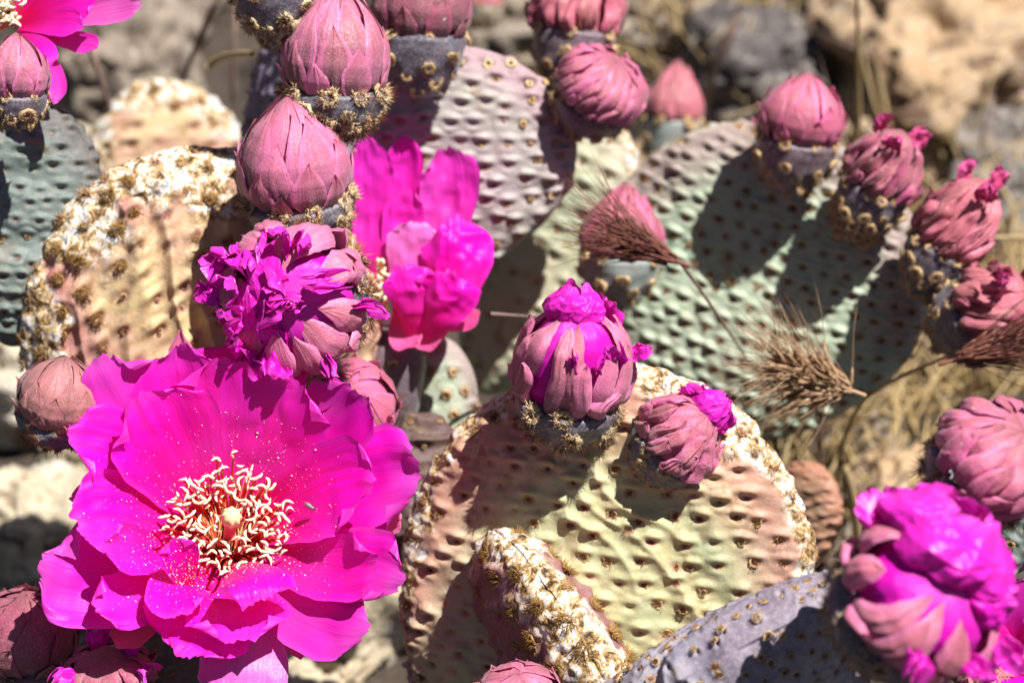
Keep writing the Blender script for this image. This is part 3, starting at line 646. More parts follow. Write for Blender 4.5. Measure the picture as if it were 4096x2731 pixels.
rock('buff stone among the dry grass right of the yellow pad', 3480, 1780, (.020, .018, .016), 'buff', 43, .3)
rock('small tan stone among the dry grass behind the blurred near bud', 3600, 2000, (.030, .025, .022), 'tan', 47, .3)
rr = random.Random(5)
for k in range(70):
    x = rr.choice([rr.uniform(0, 1700), rr.uniform(2300, 4096)]); y = rr.uniform(-100, 2700); q = rr.uniform(.006, .020)
    if 650 < x < 1100 and y < 560 or 2750 < x < 3300 and 100 < y < 600: continue
    ob = rock('stone lying loose in the gravel', x, y, (q, q * rr.uniform(.7, 1), q * rr.uniform(.6, .9)), rr.choice(['buff', 'grey', 'tan', 'pale', 'buff']), 100 + k, .3)
    ob['group'] = 'loose stones in the gravel'

# ------------------------------------------------------------------ dry grass and stems
def stem(label, pts, rad, mat, cat='dry stem', group='dry stems standing behind the cactus', name='dry_stem'):
    """pts: (px, py, d) along the stem, rad in metres"""
    P = np.array([at(*p) for p in [(q[0], q[1], q[2]) for q in pts]]); n = 28
    tt = np.linspace(0, 1, len(P)); s = np.linspace(0, 1, n)
    try:
        co = [np.polyfit(tt, P[:, k], min(3, len(P) - 1)) for k in range(3)]; c = np.stack([np.polyval(q, s) for q in co], 1)
    except Exception: c = np.stack([np.interp(s, tt, P[:, k]) for k in range(3)], 1)
    tg = np.gradient(c, axis=0); tg /= np.linalg.norm(tg, axis=1, keepdims=True); u = np.cross(tg, [.3, .5, .8]); u /= np.linalg.norm(u, axis=1, keepdims=True); v = np.cross(tg, u)
    k = np.linspace(0, 2 * math.pi, 8, endpoint=False); ra = rad * (1 - .35 * s) * (1 + .5 * np.exp(-((s * 3) % 1 - .5) ** 2 / .002))
    Q = c[:, None] + (u[:, None] * np.cos(k)[None, :, None] + v[:, None] * np.sin(k)[None, :, None]) * ra[:, None, None]
    o = c[0]; g = Geo(); g.grid(Q - o, wrap=True); ob = g.build(name, [mat]); ob.location = o; tag(ob, label, cat, group); return ob

stem('dark weathered stem running down behind the upper left pad', [(340, 150, .76), (450, 480, .77), (520, 900, .80)], .0009, STRAWG)
stem('reddish stem slanting through the dark gap at the top left', [(880, -30, .78), (800, 150, .79), (690, 420, .82)], .0010, STRAWG)
stem('bent straw arching into the purple pad at the top left', [(830, 270, .74), (900, 225, .73), (1010, 215, .70)], .0010, STRAW)
stem('vertical reddish stem in the dark gap beside the purple pad', [(945, -30, .80), (935, 200, .80), (930, 420, .81)], .0008, STRAWG)
stem('short straw poking out right of the upper left pad', [(370, 715, .72), (440, 730, .72), (520, 745, .73)], .0011, STRAW)
stem('upright golden straw rising between the rose bud and a dried bud', [(3435, 540, .80), (3432, 250, .78), (3428, -40, .76)], .0008, STRAW)
stem('thin dark stalk dropping from the dark brown seed head', [(2715, 1040, .665), (2830, 1200, .675), (2985, 1430, .69)], .0005, STRAWG)
stem('pale branching stalk rising from the dry grass at right', [(3330, 2020, .76), (3390, 1750, .73), (3420, 1640, .71), (3580, 1510, .69), (3780, 1430, .665)], .0007, STRAW)
stem('thick reddish stalk standing in the dry grass beside the small brown pad', [(3440, 2260, .76), (3410, 1990, .74), (3360, 1850, .73)], .0016, STRAW)
stem('fine horizontal straw at the right edge below the twisted dried bud', [(3880, 955, .74), (4000, 950, .74), (4120, 948, .74)], .0007, STRAW)
stem('thin fallen straw lying between the second flower and the pale pad', [(1960, 1255, .655), (2060, 1262, .66), (2180, 1270, .67)], .0005, STRAWG)
stem('long brown twig leaning at the top behind the pink buds', [(2960, 60, .86), (2850, 300, .87), (2800, 560, .9)], .0016, STRAWG)

def seed_head(label, p0, p1, d0, d1, width, mat, seed, n=170, awn=1.0, up=(0, 1, 0), spread=.32):
    """bristly grass head growing from p0 to p1 (pixels): spikelets with long awns"""
    r = np.random.default_rng(seed); A = at(*p0, d0); B = at(*p1, d1); L = np.linalg.norm(B - A); ax = (B - A) / L
    M = frame(A, ax, UPV); t = thing('grass_seed_head', label, 'dry grass', M, 'dry grass seed heads')
    g = Geo(); s = np.sort(r.uniform(0, 1, n)) ** .9; a = r.uniform(0, 2 * math.pi, n); q = width * (.15 + .5 * np.sin(np.clip(s * 1.05, 0, 1) * math.pi) ** .6) * np.sqrt(r.uniform(0, 1, n))
    base = np.stack([np.cos(a) * q * .55, np.sin(a) * q * .55, s * L * .72], 1)
    dv = np.stack([np.cos(a) * spread, np.sin(a) * spread, np.full(n, 1.0)], 1) + r.normal(0, .10 + .2 * (spread > .5), (n, 3)); dv /= np.linalg.norm(dv, axis=1, keepdims=True)
    g.cones(base, base + dv * (.0055 * r.uniform(.7, 1.3, n))[:, None], .0005, 0, 5, bend=dv * .0004)
    g.build('spikelets', [mat], t)['kind'] = 'stuff'
    g = Geo(); tip = base + dv * .004
    dv2 = dv + r.normal(0, .14, (n, 3)); k = .016 * awn
    g.cones(tip, tip + dv2 * (k * r.uniform(.5, 1.25, n))[:, None], .00013, 0, 3, bend=r.normal(0, .0007, (n, 3)))
    g.build('awns', [mat], t)['kind'] = 'stuff'
    g = Geo(); g.cones(np.array([[0, 0, -.004]]), np.array([[0, 0, L * .8]]), .0006, 0, 6); g.build('stalk', [mat], t)
    return t
seed_head('dark brown bristly seed head lying across a pink bud', (2700, 1040), (2430, 915), .662, .655, .0075, AWN, 3, 190, 1.15)
seed_head('spiky tan seed head in front of the mint pad, above the dry grass', (3400, 1560), (3020, 1420), .66, .655, .011, AWNT, 5, 170, 1.1, spread=.75)
seed_head('brown seed head crossing below the dried bud at the right edge', (3820, 1440), (4120, 1360), .655, .65, .0075, AWN, 7, 150, 1.2)
seed_head('loose tan seed head drooping into the dry grass', (3330, 1560), (3080, 1560), .685, .69, .010, AWNT, 9, 110, 1.0, spread=.9)

def grass(areas, seed):
    r = np.random.default_rng(seed); g = Geo()
    for (x0, x1, y0, y1, n, L, z) in areas:
        px = r.uniform(x0, x1, n); py = r.uniform(y0, y1, n)
        ray = at(px, py, np.ones(n)) - CAM; k = (z - CAM[2]) / ray[:, 2]; b = CAM + ray * k[:, None]
        dv = np.stack([r.normal(0, .55, n), r.normal(-.1, .5, n), r.uniform(.35, 1.0, n)], 1); dv /= np.linalg.norm(dv, axis=1, keepdims=True)
        l = L * r.uniform(.5, 1.3, n)
        g.cones(b, b + dv * l[:, None], r.uniform(.0004, .0011, n), r.integers(0, 2, 1)[0], 4, bend=r.normal(0, .10, (n, 3)) * l[:, None])
        n2 = n // 2
        g.cones(b[:n2], b[:n2] + (dv[:n2] + r.normal(0, .6, (n2, 3))) * l[:n2, None] * .8, r.uniform(.0003, .0008, n2), 2, 4, bend=r.normal(0, .10, (n2, 3)) * l[:n2, None])
    o = g.build('dry_grass', [STRAW, STRAW, STRAWG, AWNT]); o['kind'] = 'stuff'
grass([(2900, 3750, 1600, 2350, 190, .045, 0.0), (3600, 4150, 650, 1700, 230, .05, 0.0), (2350, 2980, -50, 420, 260, .05, 0.0), (3300, 4100, 350, 800, 60, .03, 0.0), (3050, 3420, 1420, 1680, 70, .03, 0.02)], 11)

# ------------------------------------------------------------------ pads
pad('wide yellow green pad in front with corky white rim, below the wilted bud', (2400, 2540), .642, (.12, .96, .20), (-.12, -.18, .97), .090, .125, .018, PADMAT['yellow'], 21, pa=.24,
    sp=.0059, dimple=.0012, wr=.0011, wang=-.75, wf=140, cork=1.0, corkw=.13, n=260, rimtuft=T_GOLD, rimt=.0016, ts=.0015, tuft=T_PAD)
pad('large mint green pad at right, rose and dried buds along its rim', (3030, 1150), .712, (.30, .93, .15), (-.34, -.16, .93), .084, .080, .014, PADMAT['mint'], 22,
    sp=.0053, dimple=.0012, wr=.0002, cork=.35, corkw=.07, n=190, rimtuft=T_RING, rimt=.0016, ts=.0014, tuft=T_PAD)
pad('pinkish grey pad in the middle with dotted rim behind the pink flower', (1790, 640), .690, (.05, .97, .2), (-.08, .05, .99), .062, .056, .013, PADMAT['pinkgreen'], 23,
    sp=.0056, dimple=.0011, wr=.0002, n=180, rimtuft=T_WHITE, rimt=.0015, ts=.0010, tuft=T_RING)
pad('pale green blurred pad between the second flower and the mint pad', (2170, 1010), .730, (.40, .90, .15), (-.2, .2, .95), .040, .080, .012, PADMAT['pale'], 24,
    sp=.0075, dimple=.0009, wr=.0003, cork=.8, corkw=.12, n=130, ts=.0009)
pad('purple pad seen edge on behind the column of buds', (1165, 860), .690, (.05, 1, .0), (-.88, .05, .48), .060, .112, .013, PADMAT['purple'], 25,
    sp=.0062, dimple=.0007, wr=.0005, wang=1.45, wf=260, n=170, ts=.0010, tuft=T_PAD)
pad('leaning straw coloured pad with white corky rim, left of the buds', (850, 1350), .662, (-.62, .68, .38), (.26, -.28, .92), .080, .092, .026, PADMAT['straw'], 26,
    sp=.0072, dimple=.0014, wr=.0013, wang=1.0, wf=200, cork=1.0, corkw=.36, n=210, rimtuft=T_GOLD, rimt=.0019, ts=.0011)
pad('blurred pinkish pad with white corky top behind the leaning straw pad', (700, 760), .775, (-.25, .95, .1), (.1, .05, .99), .044, .060, .016, PADMAT['straw'], 27,
    sp=.0080, dimple=.0011, wr=.0004, cork=1.0, corkw=.30, n=120, rimtuft=T_GOLD, rimt=.0018)
pad('grey green ridged pad at the left edge below a bud', (70, 885), .652, (.06, .98, .1), (.10, -.22, .97), .036, .056, .017, PADMAT['grey'], 28,
    sp=.0048, dimple=.0009, wr=.0013, wang=0.0, wf=230, n=190, rimtuft=T_RING, rimt=.0014, ts=.0011)
pad('upright corky pad seen edge on at the bottom, maroon sides', (2300, 2740), .626, (-.46, .86, .06), (-.86, -.44, .26), .052, .076, .022, PADMAT['maroon'], 29,
    sp=.0085, dimple=.0011, wr=.0008, wang=1.5, wf=160, cork=1.0, corkw=.33, n=190, rimtuft=T_GOLD, rimt=.0023, ts=.0014)
pad('slate purple pad leaning in from the bottom edge under the big near wilted bud', (3000, 2700), .590, (.88, .46, .05), (.42, -.84, .34), .056, .076, .024, PADMAT['indigo'], 30,
    sp=.0042, dimple=.0007, wr=.0012, wang=1.57, wf=300, n=230, ts=.0013, tuft=T_PAD, tubercle=.3)
pad('small rusty brown wrinkled pad behind the yellow pad', (3215, 2060), .70, (.05, .98, .1), (-.62, .05, .78), .020, .026, .008, PADMAT['brown'], 31,
    sp=.0036, dimple=.0004, wr=.0005, wang=.4, wf=500, n=110, ts=.0005)
pad('brown wrinkled pad coloured as shaded, between open flower and yellow pad', (1690, 1960), .668, (.02, .98, .1), (.2, -.1, .97), .022, .036, .012, PADMAT['shaded_brown'], 32,
    sp=.007, dimple=.0008, wr=.0009, wf=320, n=110)
pad('brown pad coloured as shaded, below the open flower at the bottom edge', (640, 2760), .668, (.02, .98, .1), (.0, -.25, .97), .040, .046, .012, PADMAT['shaded_brown'], 33,
    sp=.007, dimple=.0008, wr=.0009, wang=1.5, wf=320, n=110)
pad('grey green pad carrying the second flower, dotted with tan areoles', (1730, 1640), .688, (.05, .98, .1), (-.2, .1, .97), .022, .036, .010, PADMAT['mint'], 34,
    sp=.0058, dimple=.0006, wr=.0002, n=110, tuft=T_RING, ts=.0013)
pad('dull brown pad below the corky pad at the bottom', (1840, 2700), .668, (.0, 1, .1), (.1, .1, .97), .024, .024, .009, PADMAT['pinkgreen'], 35, sp=.006, n=90)
pad('grey pad stump with tan areoles at the bottom right edge', (4040, 2080), .60, (.5, .85, .1), (-.1, .1, .98), .020, .030, .010, PADMAT['grey'], 36, sp=.0045, n=90, tuft=T_RING, ts=.0012)
# ------------------------------------------------------------------ buds
bud('large closed rose bud at the top of the column of three', (1338, 372), .630, (.05, .97, .22), 194, 2.18, 'closed', 'rose', 1, rot=.4, oh=.88, hi=True, ar=.23, nar=36, nte=26, tuft=T_BUD)
bud('closed rose bud in the middle of the column, above the crumpled bud', (1190, 795), .630, (-.07, .90, .42), 205, 2.05, 'closed', 'rose', 2, rot=.9, oh=.95, hi=True, ar=.22, nar=38, nte=26)
bud('wilting bud with crumpled magenta petals to its left, above open flower', (1210, 1195), .619, (-.26, .0, .96), 262, 1.0, 'wilted', 'rose', 3, rot=.3, oh=.8, hi=True, tuft=T_SPINY, ar=.17, nar=34, nte=20, tw=1.1, core='crumple',
    furl=[(140, 36, .42, .50, .62), (215, 44, .36, .40, .6)], crum=[(150, 40, .42, .60), (110, 30, .45, .55), (195, 36, .42, .60), (60, 24, .4, .45), (240, 30, .4, .5), (160, 12, .45, .6), (175, 24, .45, .65), (30, 8, .45, .34), (320, 12, .42, .28), (260, 10, .4, .4), (0, 34, .45, .22), (165, 78, .60, .18), (285, 52, .45, .20), (335, 56, .4, .16), (130, 55, .42, .5), (215, 50, .42, .5)])
bud('rose bud half hidden behind the upper right petal of the open flower', (1400, 1640), .640, (.02, .38, .90), 172, 1.3, 'closed', 'pink', 4, rot=.2, oh=.8, hi=True, tuft=T_SPINY, ar=.18, nar=28, nte=24)
bud('closed peach bud at the far left above the open flower', (225, 1660), .618, (.22, .84, .48), 152, 1.75, 'closed', 'peach', 5, rot=1.4, oh=.8, hi=True, tuft=T_SPINY, ar=.14, nar=30, nte=30)
bud('closed rose bud at the upper left edge, below a flower', (62, 380), .618, (.05, .95, .25), 122, 2.0, 'closed', 'rose', 6, rot=.4, oh=1.1, tuft=T_RING, ar=.22, nar=26)
bud('dark plum bud at the bottom left corner', (100, 2600), .628, (.12, .75, .6), 185, 1.6, 'closed', 'dusk', 7, rot=.9, oh=.9, tuft=T_SPINY, ovmat='plum', ar=.16)
bud('small magenta wilting bud at the bottom edge, left', (440, 2740), .612, (-.1, .85, .5), 165, .8, 'wilted', 'dusk', 8, rot=.2, oh=.8, tuft=T_SPINY, ovmat='plum', nte=22,
    crum=[(90, 30, .5, .5), (200, 35, .5, .5), (320, 35, .5, .5), (20, 20, .5, .5)])
bud('rose bud cut by the top edge, right of the largest bud', (1680, 150), .665, (.06, .98, .15), 178, 1.9, 'closed', 'dusk', 9, rot=1.0, oh=1.3, tuft=T_RING, ar=.17, nar=26)
bud('tall bud at the top edge above the striped bud', (2300, 130), .700, (.10, .98, .12), 160, 1.7, 'dried', 'coral', 10, rot=.5, oh=1.5, tuft=T_RING, ovmat='plum', ar=.20, nar=26, nte=24)
bud('striped dusky bud leaning right over the pinkish grey pad', (2370, 400), .682, (.42, .66, .60), 158, 1.25, 'wilted', 'rose', 11, rot=.6, oh=.95, tuft=T_RING, ovmat='plum', ar=.19, nar=26, nte=40, twist=.5, tw=.75)
bud('blurred pink cone shaped bud behind the striped bud', (2690, 480), .790, (.10, .97, .15), 112, 2.1, 'cone', 'coral', 12, oh=2.2, tuft=T_RING, ovmat='green', ar=.26, nar=26)
bud('upright rose bud on top of the mint pad', (3190, 560), .690, (.14, .94, .30), 158, 1.7, 'closed', 'pink', 13, rot=.3, oh=1.3, tuft=T_RING, ar=.18, nar=34, ovmat='plum')
bud('shrivelled dried bud wrapped in tan areoles, second along the mint pad', (3500, 750), .684, (.36, .84, .40), 138, 1.85, 'dried', 'dried', 14, oh=1.7, tuft=T_RING, ar=.22, nar=50, twist=.8, nte=22, crum=[(20, 20, .7, .5), (120, 30, .6, .4), (250, 30, .6, .5)], crmat='rosecrumple')
bud('tall twisted dried bud third along the mint pad rim', (3775, 995), .680, (.42, .84, .34), 142, 2.25, 'dried', 'coral', 15, oh=1.55, tuft=T_RING, ar=.19, nar=44, twist=1.1, nte=24, wob=.08, crum=[(30, 15, .9, .45), (150, 20, .8, .4), (270, 25, .8, .4)], crmat='rosecrumple')
bud('dried coral bud at the right edge, lowest along the mint pad rim', (3915, 1265), .672, (.66, .36, .66), 165, 1.5, 'dried', 'coral', 16, oh=1.3, tuft=T_RING, ar=.17, nar=40, twist=.6, nte=24, wob=.06, crum=[(60, 25, .8, .5), (180, 25, .8, .5), (300, 25, .7, .5)], crmat='rosecrumple')
bud('pink bud behind the dark brown seed head', (2480, 1010), .690, (.08, .95, .3), 160, 1.75, 'cone', 'pink', 17, oh=1.35, tuft=T_RING, ovmat='green', ar=.18, nar=30)
bud('wilted bud with magenta petal knot standing on the yellow pad', (2272, 1600), .620, (.10, .90, .42), 205, 1.85, 'wilted', 'rose', 18, rot=.5, oh=.85, hi=True, tuft=T_BUD, ar=.20, nar=26, nte=24, twist=.3, tw=.85, wob=.08, core='crumple',
    furl=[(80, 14, .80, .48, .86)], crum=[(20, 30, .60, .50), (275, 48, .55, .40), (325, 50, .6, .34), (235, 60, .45, .24)])
bud('dried bud with magenta tip leaning right on the yellow pad rim', (2680, 1780), .626, (.62, .55, .55), 165, 1.35, 'dried', 'rose', 19, rot=.2, oh=1.05, hi=True, tuft=T_RING, ar=.155, nar=42, nte=26, twist=.3, ovmat='slate',
    furl=[(45, 22, .95, .42, .70)], crum=[(10, 30, .6, .35), (110, 30, .5, .4)])
bud('large blurred rose bud at the right edge, above the near wilted bud', (3930, 1890), .565, (.45, .58, .68), 225, 1.25, 'wilted', 'rose', 20, rot=.2, oh=.9, tuft=T_SPINY, ar=.17, nar=36, nte=34, tw=.85, twist=.3, wob=.08)
bud('big near wilted bud bulging with magenta petals, lower right corner', (3600, 2430), .540, (.52, .38, .76), 300, 1.1, 'wilted', 'rose', 21, rot=.4, oh=.75, hi=True, tuft=T_BUD, ar=.15, nar=44, nte=20, tw=.85, twist=.35, wob=.08, core='crumple',
    furl=[(58, 36, .95, .80, .55), (5, 50, .75, .50, .50), (335, 44, .70, .36, .70)], crum=[(100, 45, .45, .6), (10, 50, .55, .5), (300, 50, .7, .24), (270, 42, .6, .18), (225, 55, .5, .2)])
bud('spiny rosy bud peeping over the bottom edge beside the corky pad', (2080, 2790), .595, (-.05, .85, .55), 150, .75, 'closed', 'rose', 22, oh=.8, hi=True, tuft=T_SPINY, ar=.2, nar=28, nte=24)
bud('pink bud tip showing behind the mint pad rim', (2950, 640), .735, (.5, .85, .1), 95, 1.9, 'cone', 'coral', 23, oh=.9, tuft=T_RING)
bud('shrivelled coral bud at the bottom right corner', (3930, 2740), .600, (.05, .9, .4), 105, 1.2, 'dried', 'coral', 24, oh=.8, tuft=T_SPINY, crmat='rosecrumple', crum=[(60, 25, .5, .4), (200, 25, .5, .4)], wob=.2)
bud('spiny bud behind the largest bud at the top edge', (1100, -60), .628, (-.25, .90, .3), 170, 1.7, 'closed', 'dusk', 25, rot=.4, oh=1.45, hi=True, tuft=T_BUD, ar=.22, nar=34)
bud('faint blurred pink bud far back at the top edge', (1930, 30), .86, (.0, 1, .1), 75, 1.4, 'cone', 'coral', 26, oh=1.2, tuft=T_RING, ovmat='green', ar=.2)

# ------------------------------------------------------------------ the big open flower
MF = .60; SC = .944; OG = (0, 1250)
B0 = (965, 985, -24)
pet = [
 # outer layer, furthest back
 ((760, 75, -16), (820, 480, -22), 62, .1, .3, 'sepal', .3), ((300, 790, -14), (560, 850, -22), 85, .1, .4, 'lilac', .4),
 ((1690, 925, -10), (1480, 920, -20), 85, .2, .2, 'sepal', .25), ((1278, 1470, -4), (1180, 1280, -14), 60, .2, .2, 'sepal', .2), ((495, 1420, -4), (640, 1280, -14), 75, .1, .2, 'sepal', .3),
 ((1010, 1660, 4), (1040, 1380, -2), 195, -.25, .25, 'lilac', .6, (1040, 1130, -12)),
 ((165, 1065, 0), (480, 1130, -10), 240, .12, .30, 'violet', .42),
 ((420, 205, -10), (600, 520, -17), 245, .15, .28, 'violet', .5),
 ((1035, 95, -12), (1010, 430, -19), 275, .12, .22, 'magenta', .5),
 ((1520, 320, -8), (1340, 560, -16), 180, .15, .30, 'violet', .5),
 ((1775, 690, -6), (1450, 760, -14), 250, .15, .30, 'violet', .62),
 ((1690, 1130, 4), (1400, 1060, -8), 190, .15, .28, 'violet', .5),
 ((1560, 1330, 6), (1270, 1230, -4), 205, .1, .30, 'violet', .5),
 ((760, 1440, 7), (880, 1240, -6), 245, .1, .28, 'magenta', .55),
 # middle layer
 ((740, 150, -8), (810, 480, -15), 225, .2, .22, 'magenta', .52), ((290, 540, -6), (580, 660, -15), 190, .25, .32, 'magenta', .5),
 ((1265, 270, -8), (1140, 560, -15), 225, .15, .28, 'magenta', .52),
 ((395, 1255, 6), (620, 1190, -5), 140, .2, .28, 'magenta', .5),
 ((315, 900, 0), (590, 890, -11), 215, .3, .28, 'magenta', .56),
 ((1020, 1390, 9), (1000, 1240, -2), 230, .1, .26, 'magenta', .55),
 # inner layer
 ((590, 350, -6), (740, 610, -14), 260, .26, .20, 'magenta', .55), ((985, 185, -8), (985, 510, -15), 265, .15, .15, 'magenta', .58),
 ((1590, 745, 0), (1330, 800, -11), 225, .34, .28, 'magenta', .5),
 ((1600, 1060, 7), (1350, 1090, -4), 160, .25, .30, 'magenta', .55),
 ((440, 975, 5), (640, 1020, -7), 125, .35, .25, 'magenta', .5),
 ((770, 1290, 9), (760, 1160, -1), 135, .2, .22, 'magenta', .55, (900, 1050, -14)),
 ((735, 945, 4), (765, 1060, 1), 90, .25, .12, 'magenta', .35, (800, 1190, -4)),
 ((1085, 1235, 11), (1060, 1120, 6), 185, -.15, .16, 'magenta', .62, (1000, 1060, -12)),
]
FT, FM, FI, SURF, FULL = flower('large wide open magenta flower with cream stamens, in focus at lower left', MF, B0, pet, SC, OG, PETAL, seed=3, ns=44, nt=42)
r = np.random.default_rng(8); ends = []
for k in range(400):
    a = r.uniform(0, 2 * math.pi); q = math.sqrt(r.uniform(.16, 1))
    x = 962 + 268 * q * math.cos(a); y = 880 + 225 * q * math.sin(a)
    if math.hypot((x - 985) / 70, (y - 880) / 85) < 1: continue
    z = -9 + 4 * (q - .5) + (y - 880) * .012 + r.normal(0, 1.2)
    if all((x - e[0]) ** 2 + (y - e[1]) ** 2 > 26 ** 2 for e in ends): ends.append((x, y, z))
    if len(ends) >= 98: break
ends += [(990, 598, -9), (918, 622, -9)]
CUR = stamens(FT, FI, FULL, MF, (965, 985, -23), ends, .0032, 4, fil=FILAM, arad=.00035, rad=.00030)
# orange inner filaments give the warm heart of the flower
g = Geo(); bs = []; tp = []
for k in range(430):
    a = r.uniform(0, 2 * math.pi); q = r.uniform(.15, 1)
    bs.append(at(*FULL(965 + 50 * math.cos(a), 985 + 40 * math.sin(a)), MF + .0225)); q *= .75 if k < 110 else 1.25; tp.append(at(*FULL(965 + 210 * q * math.cos(a), 895 + 180 * q * math.sin(a)), MF + .0100 + r.uniform(0, .005)))
bs = np.array(bs) @ FI[:3, :3].T + FI[:3, 3]; tp = np.array(tp) @ FI[:3, :3].T + FI[:3, 3]
g.cones(bs[:110], tp[:110], .00034, 0, 5); g.cones(bs[110:], tp[110:], .00034, 1, 5); g.build('inner_filaments', [FILOR, FILAM], FT)['kind'] = 'stuff'
g = Geo()
for p in tp[110:190]:
    c = p + r.normal(0, .0006, 3); th = r.uniform(0, 6.28); L = r.uniform(.0012, .0024); dv = np.array([math.cos(th), math.sin(th), r.uniform(-.3, .3)])
    q = np.linspace(-.5, .5, 7)[:, None]; cc = c + dv * q * L + np.array([-math.sin(th), math.cos(th), .3]) * L * r.uniform(-.5, .5) * (4 * q * q)
    u = np.cross(dv, [.1, .2, .9]); u /= np.linalg.norm(u); v = np.cross(dv, u); v /= np.linalg.norm(v); kk = np.linspace(0, 2 * math.pi, 6, endpoint=False)
    g.grid(cc[:, None] + (u * np.cos(kk)[:, None] + v * np.sin(kk)[:, None])[None] * (.00032 * np.array([.1, .8, 1, 1, 1, .8, .1]))[:, None, None], wrap=True)
g.build('inner_anthers', [ANTHER], FT)['kind'] = 'stuff'
# style and lobed stigma
def lathe(prof, M, mat, name, parent, nz=1, lob=0, na=40, amp=.0):
    A, _ = np.meshgrid(np.linspace(0, 2 * math.pi, na, endpoint=False), np.arange(len(prof)))
    pr = np.array(prof); rr = pr[:, :1] * (1 + amp * np.cos(lob * A)); P = np.stack([rr * np.cos(A), rr * np.sin(A), np.repeat(pr[:, 1:2], na, 1)], -1)
    P = P @ M[:3, :3].T + M[:3, 3]; P = P + noise3(P, 1800, 5) * .00012
    g = Geo(); g.grid(P, wrap=True); return g.build(name, [mat], parent)
p0 = at(*FULL(965, 1000), MF + .022); p1 = at(*FULL(980, 868), MF + .0055); Ms = FI @ frame(p0, p1 - p0, RGT); L = np.linalg.norm(p1 - p0)
st = lathe([(.0008, 0), (.0011, L * .3), (.0013, L * .6), (.0012, L * .9), (.001, L)], Ms, STYLE, 'style', FT)
Mg = FI @ frame(p1, p1 - p0, RGT)
lathe([(.0001, -.0022), (.0012, -.0021), (.0019, -.0012), (.00215, 0), (.0020, .0011), (.0013, .002), (.0006, .0023), (.0001, .0023)], Mg, STIG, 'stigma', st, lob=8, amp=.07)
# flower tube below the petals
tb = at(*FULL(965, 985), MF + .023)
lathe([(.0001, 0), (.0045, .0001), (.0052, -.003), (.0085, -.006), (.0095, -.014), (.0070, -.024), (.0045, -.030), (.0001, -.031)], FI @ frame(tb, cv(0, .35, .94), RGT), OVARY['slate'], 'ovary', FT)
# pollen lying on the petals
g = Geo(); pts = []; ico = np.array([[0, 0, 1], [.94, 0, .33], [-.47, .82, .33], [-.47, -.82, .33], [.47, .82, -.33], [.47, -.82, -.33], [-.94, 0, -.33], [0, 0, -1.0]])
icf = np.array([[0, 1, 2], [0, 2, 3], [0, 3, 1], [1, 4, 2], [2, 6, 3], [3, 5, 1], [1, 5, 4], [2, 4, 6], [3, 6, 5], [4, 7, 6], [6, 7, 5], [5, 7, 4]])
cen = SURF[0][0, 0]
for i, sfc in enumerate(SURF[6:]):
    nrm = np.cross(np.gradient(sfc, axis=0), np.gradient(sfc, axis=1)); nrm /= np.maximum(np.linalg.norm(nrm, axis=-1, keepdims=True), 1e-12)
    nrm = np.where(nrm[..., 2:3] < 0, -nrm, nrm)
    cl = r.uniform(.1, .95, 7); 
    for k in range(420 if i > 7 else 120):
        a = int(np.clip(r.beta(1.3, 1.9), 0, .99) * 43); b = int(r.uniform(.02, .98) * 41)
        j = r.uniform(0, 1, 2); p = sfc[a, b] * (1 - j[0]) + sfc[min(a + 1, 43), b] * j[0]; p = p + (sfc[a, min(b + 1, 41)] - sfc[a, b]) * j[1]
        if np.linalg.norm(p - cen) < .010 or r.random() < np.linalg.norm(p - cen) / .034 - .15: continue
        pts.append((p + nrm[a, b] * .00008, r.choice([.00006, .00009, .00014, .00022], p=[.45, .35, .16, .04])))
for c in CUR:
    cl = c @ FI[:3, :3].T + FI[:3, 3]
    for k in range(10):
        q = r.uniform(3.5, 8); a = int(q); p = cl[a] + (cl[min(a + 1, 8)] - cl[a]) * (q - a) + r.normal(0, .00016, 3); pts.append((p, r.choice([.00008, .00012, .00017])))
for p, s in pts: g.add(p + ico * s, [icf], 0)
g.build('pollen', [POLLEN], FT)['kind'] = 'stuff'
# the little beetle on the right petal
def beetle():
    p = at(*FULL(1318, 822), MF + .0088); M = frame(p, cv(-.25, .15, .95), cv(-.8, .5, .2))
    t = thing('beetle', 'tiny grey beetle walking on the right petal of the open flower', 'beetle', M)
    def ell(c, a, name, parent, mat, n=18):
        U, V = np.meshgrid(np.linspace(0, math.pi, n), np.linspace(0, 2 * math.pi, n, endpoint=False), indexing='ij')
        P = np.stack([np.cos(U) * a[0], np.sin(U) * np.cos(V) * a[1], np.sin(U) * np.sin(V) * a[2]], -1) + np.array(c); g = Geo(); g.grid(P, wrap=True); return g.build(name, [mat], parent)
    ell((.0005, 0, .0005), (.00105, .00050, .00042), 'wing_case', t, BUGM); ell((-.00055, 0, .00045), (.00035, .00038, .0003), 'thorax', t, BUGM)
    h = ell((-.00098, 0, .0004), (.00024, .00027, .0002), 'head', t, BUGL)
    for y in (-1, 1):
        for x in (-.0006, -.0001, .0005):
            g = Geo(); b = np.array([[x, y * .0003, .0003]]); m = b + [[0, y * .0005, .0001]]
            g.cones(b, b + [[x * .5, y * .0009, -.0003]], .00006, 0, 4, bend=np.array([[0, 0, .0002]])); g.build('leg', [BUGL], t)
        g = Geo(); g.cones(np.array([[-.0011, y * .0001, .0005]]), np.array([[-.0018, y * .0005, .0006]]), .00004, 0, 4); g.build('antenna', [BUGL], h)
beetle()

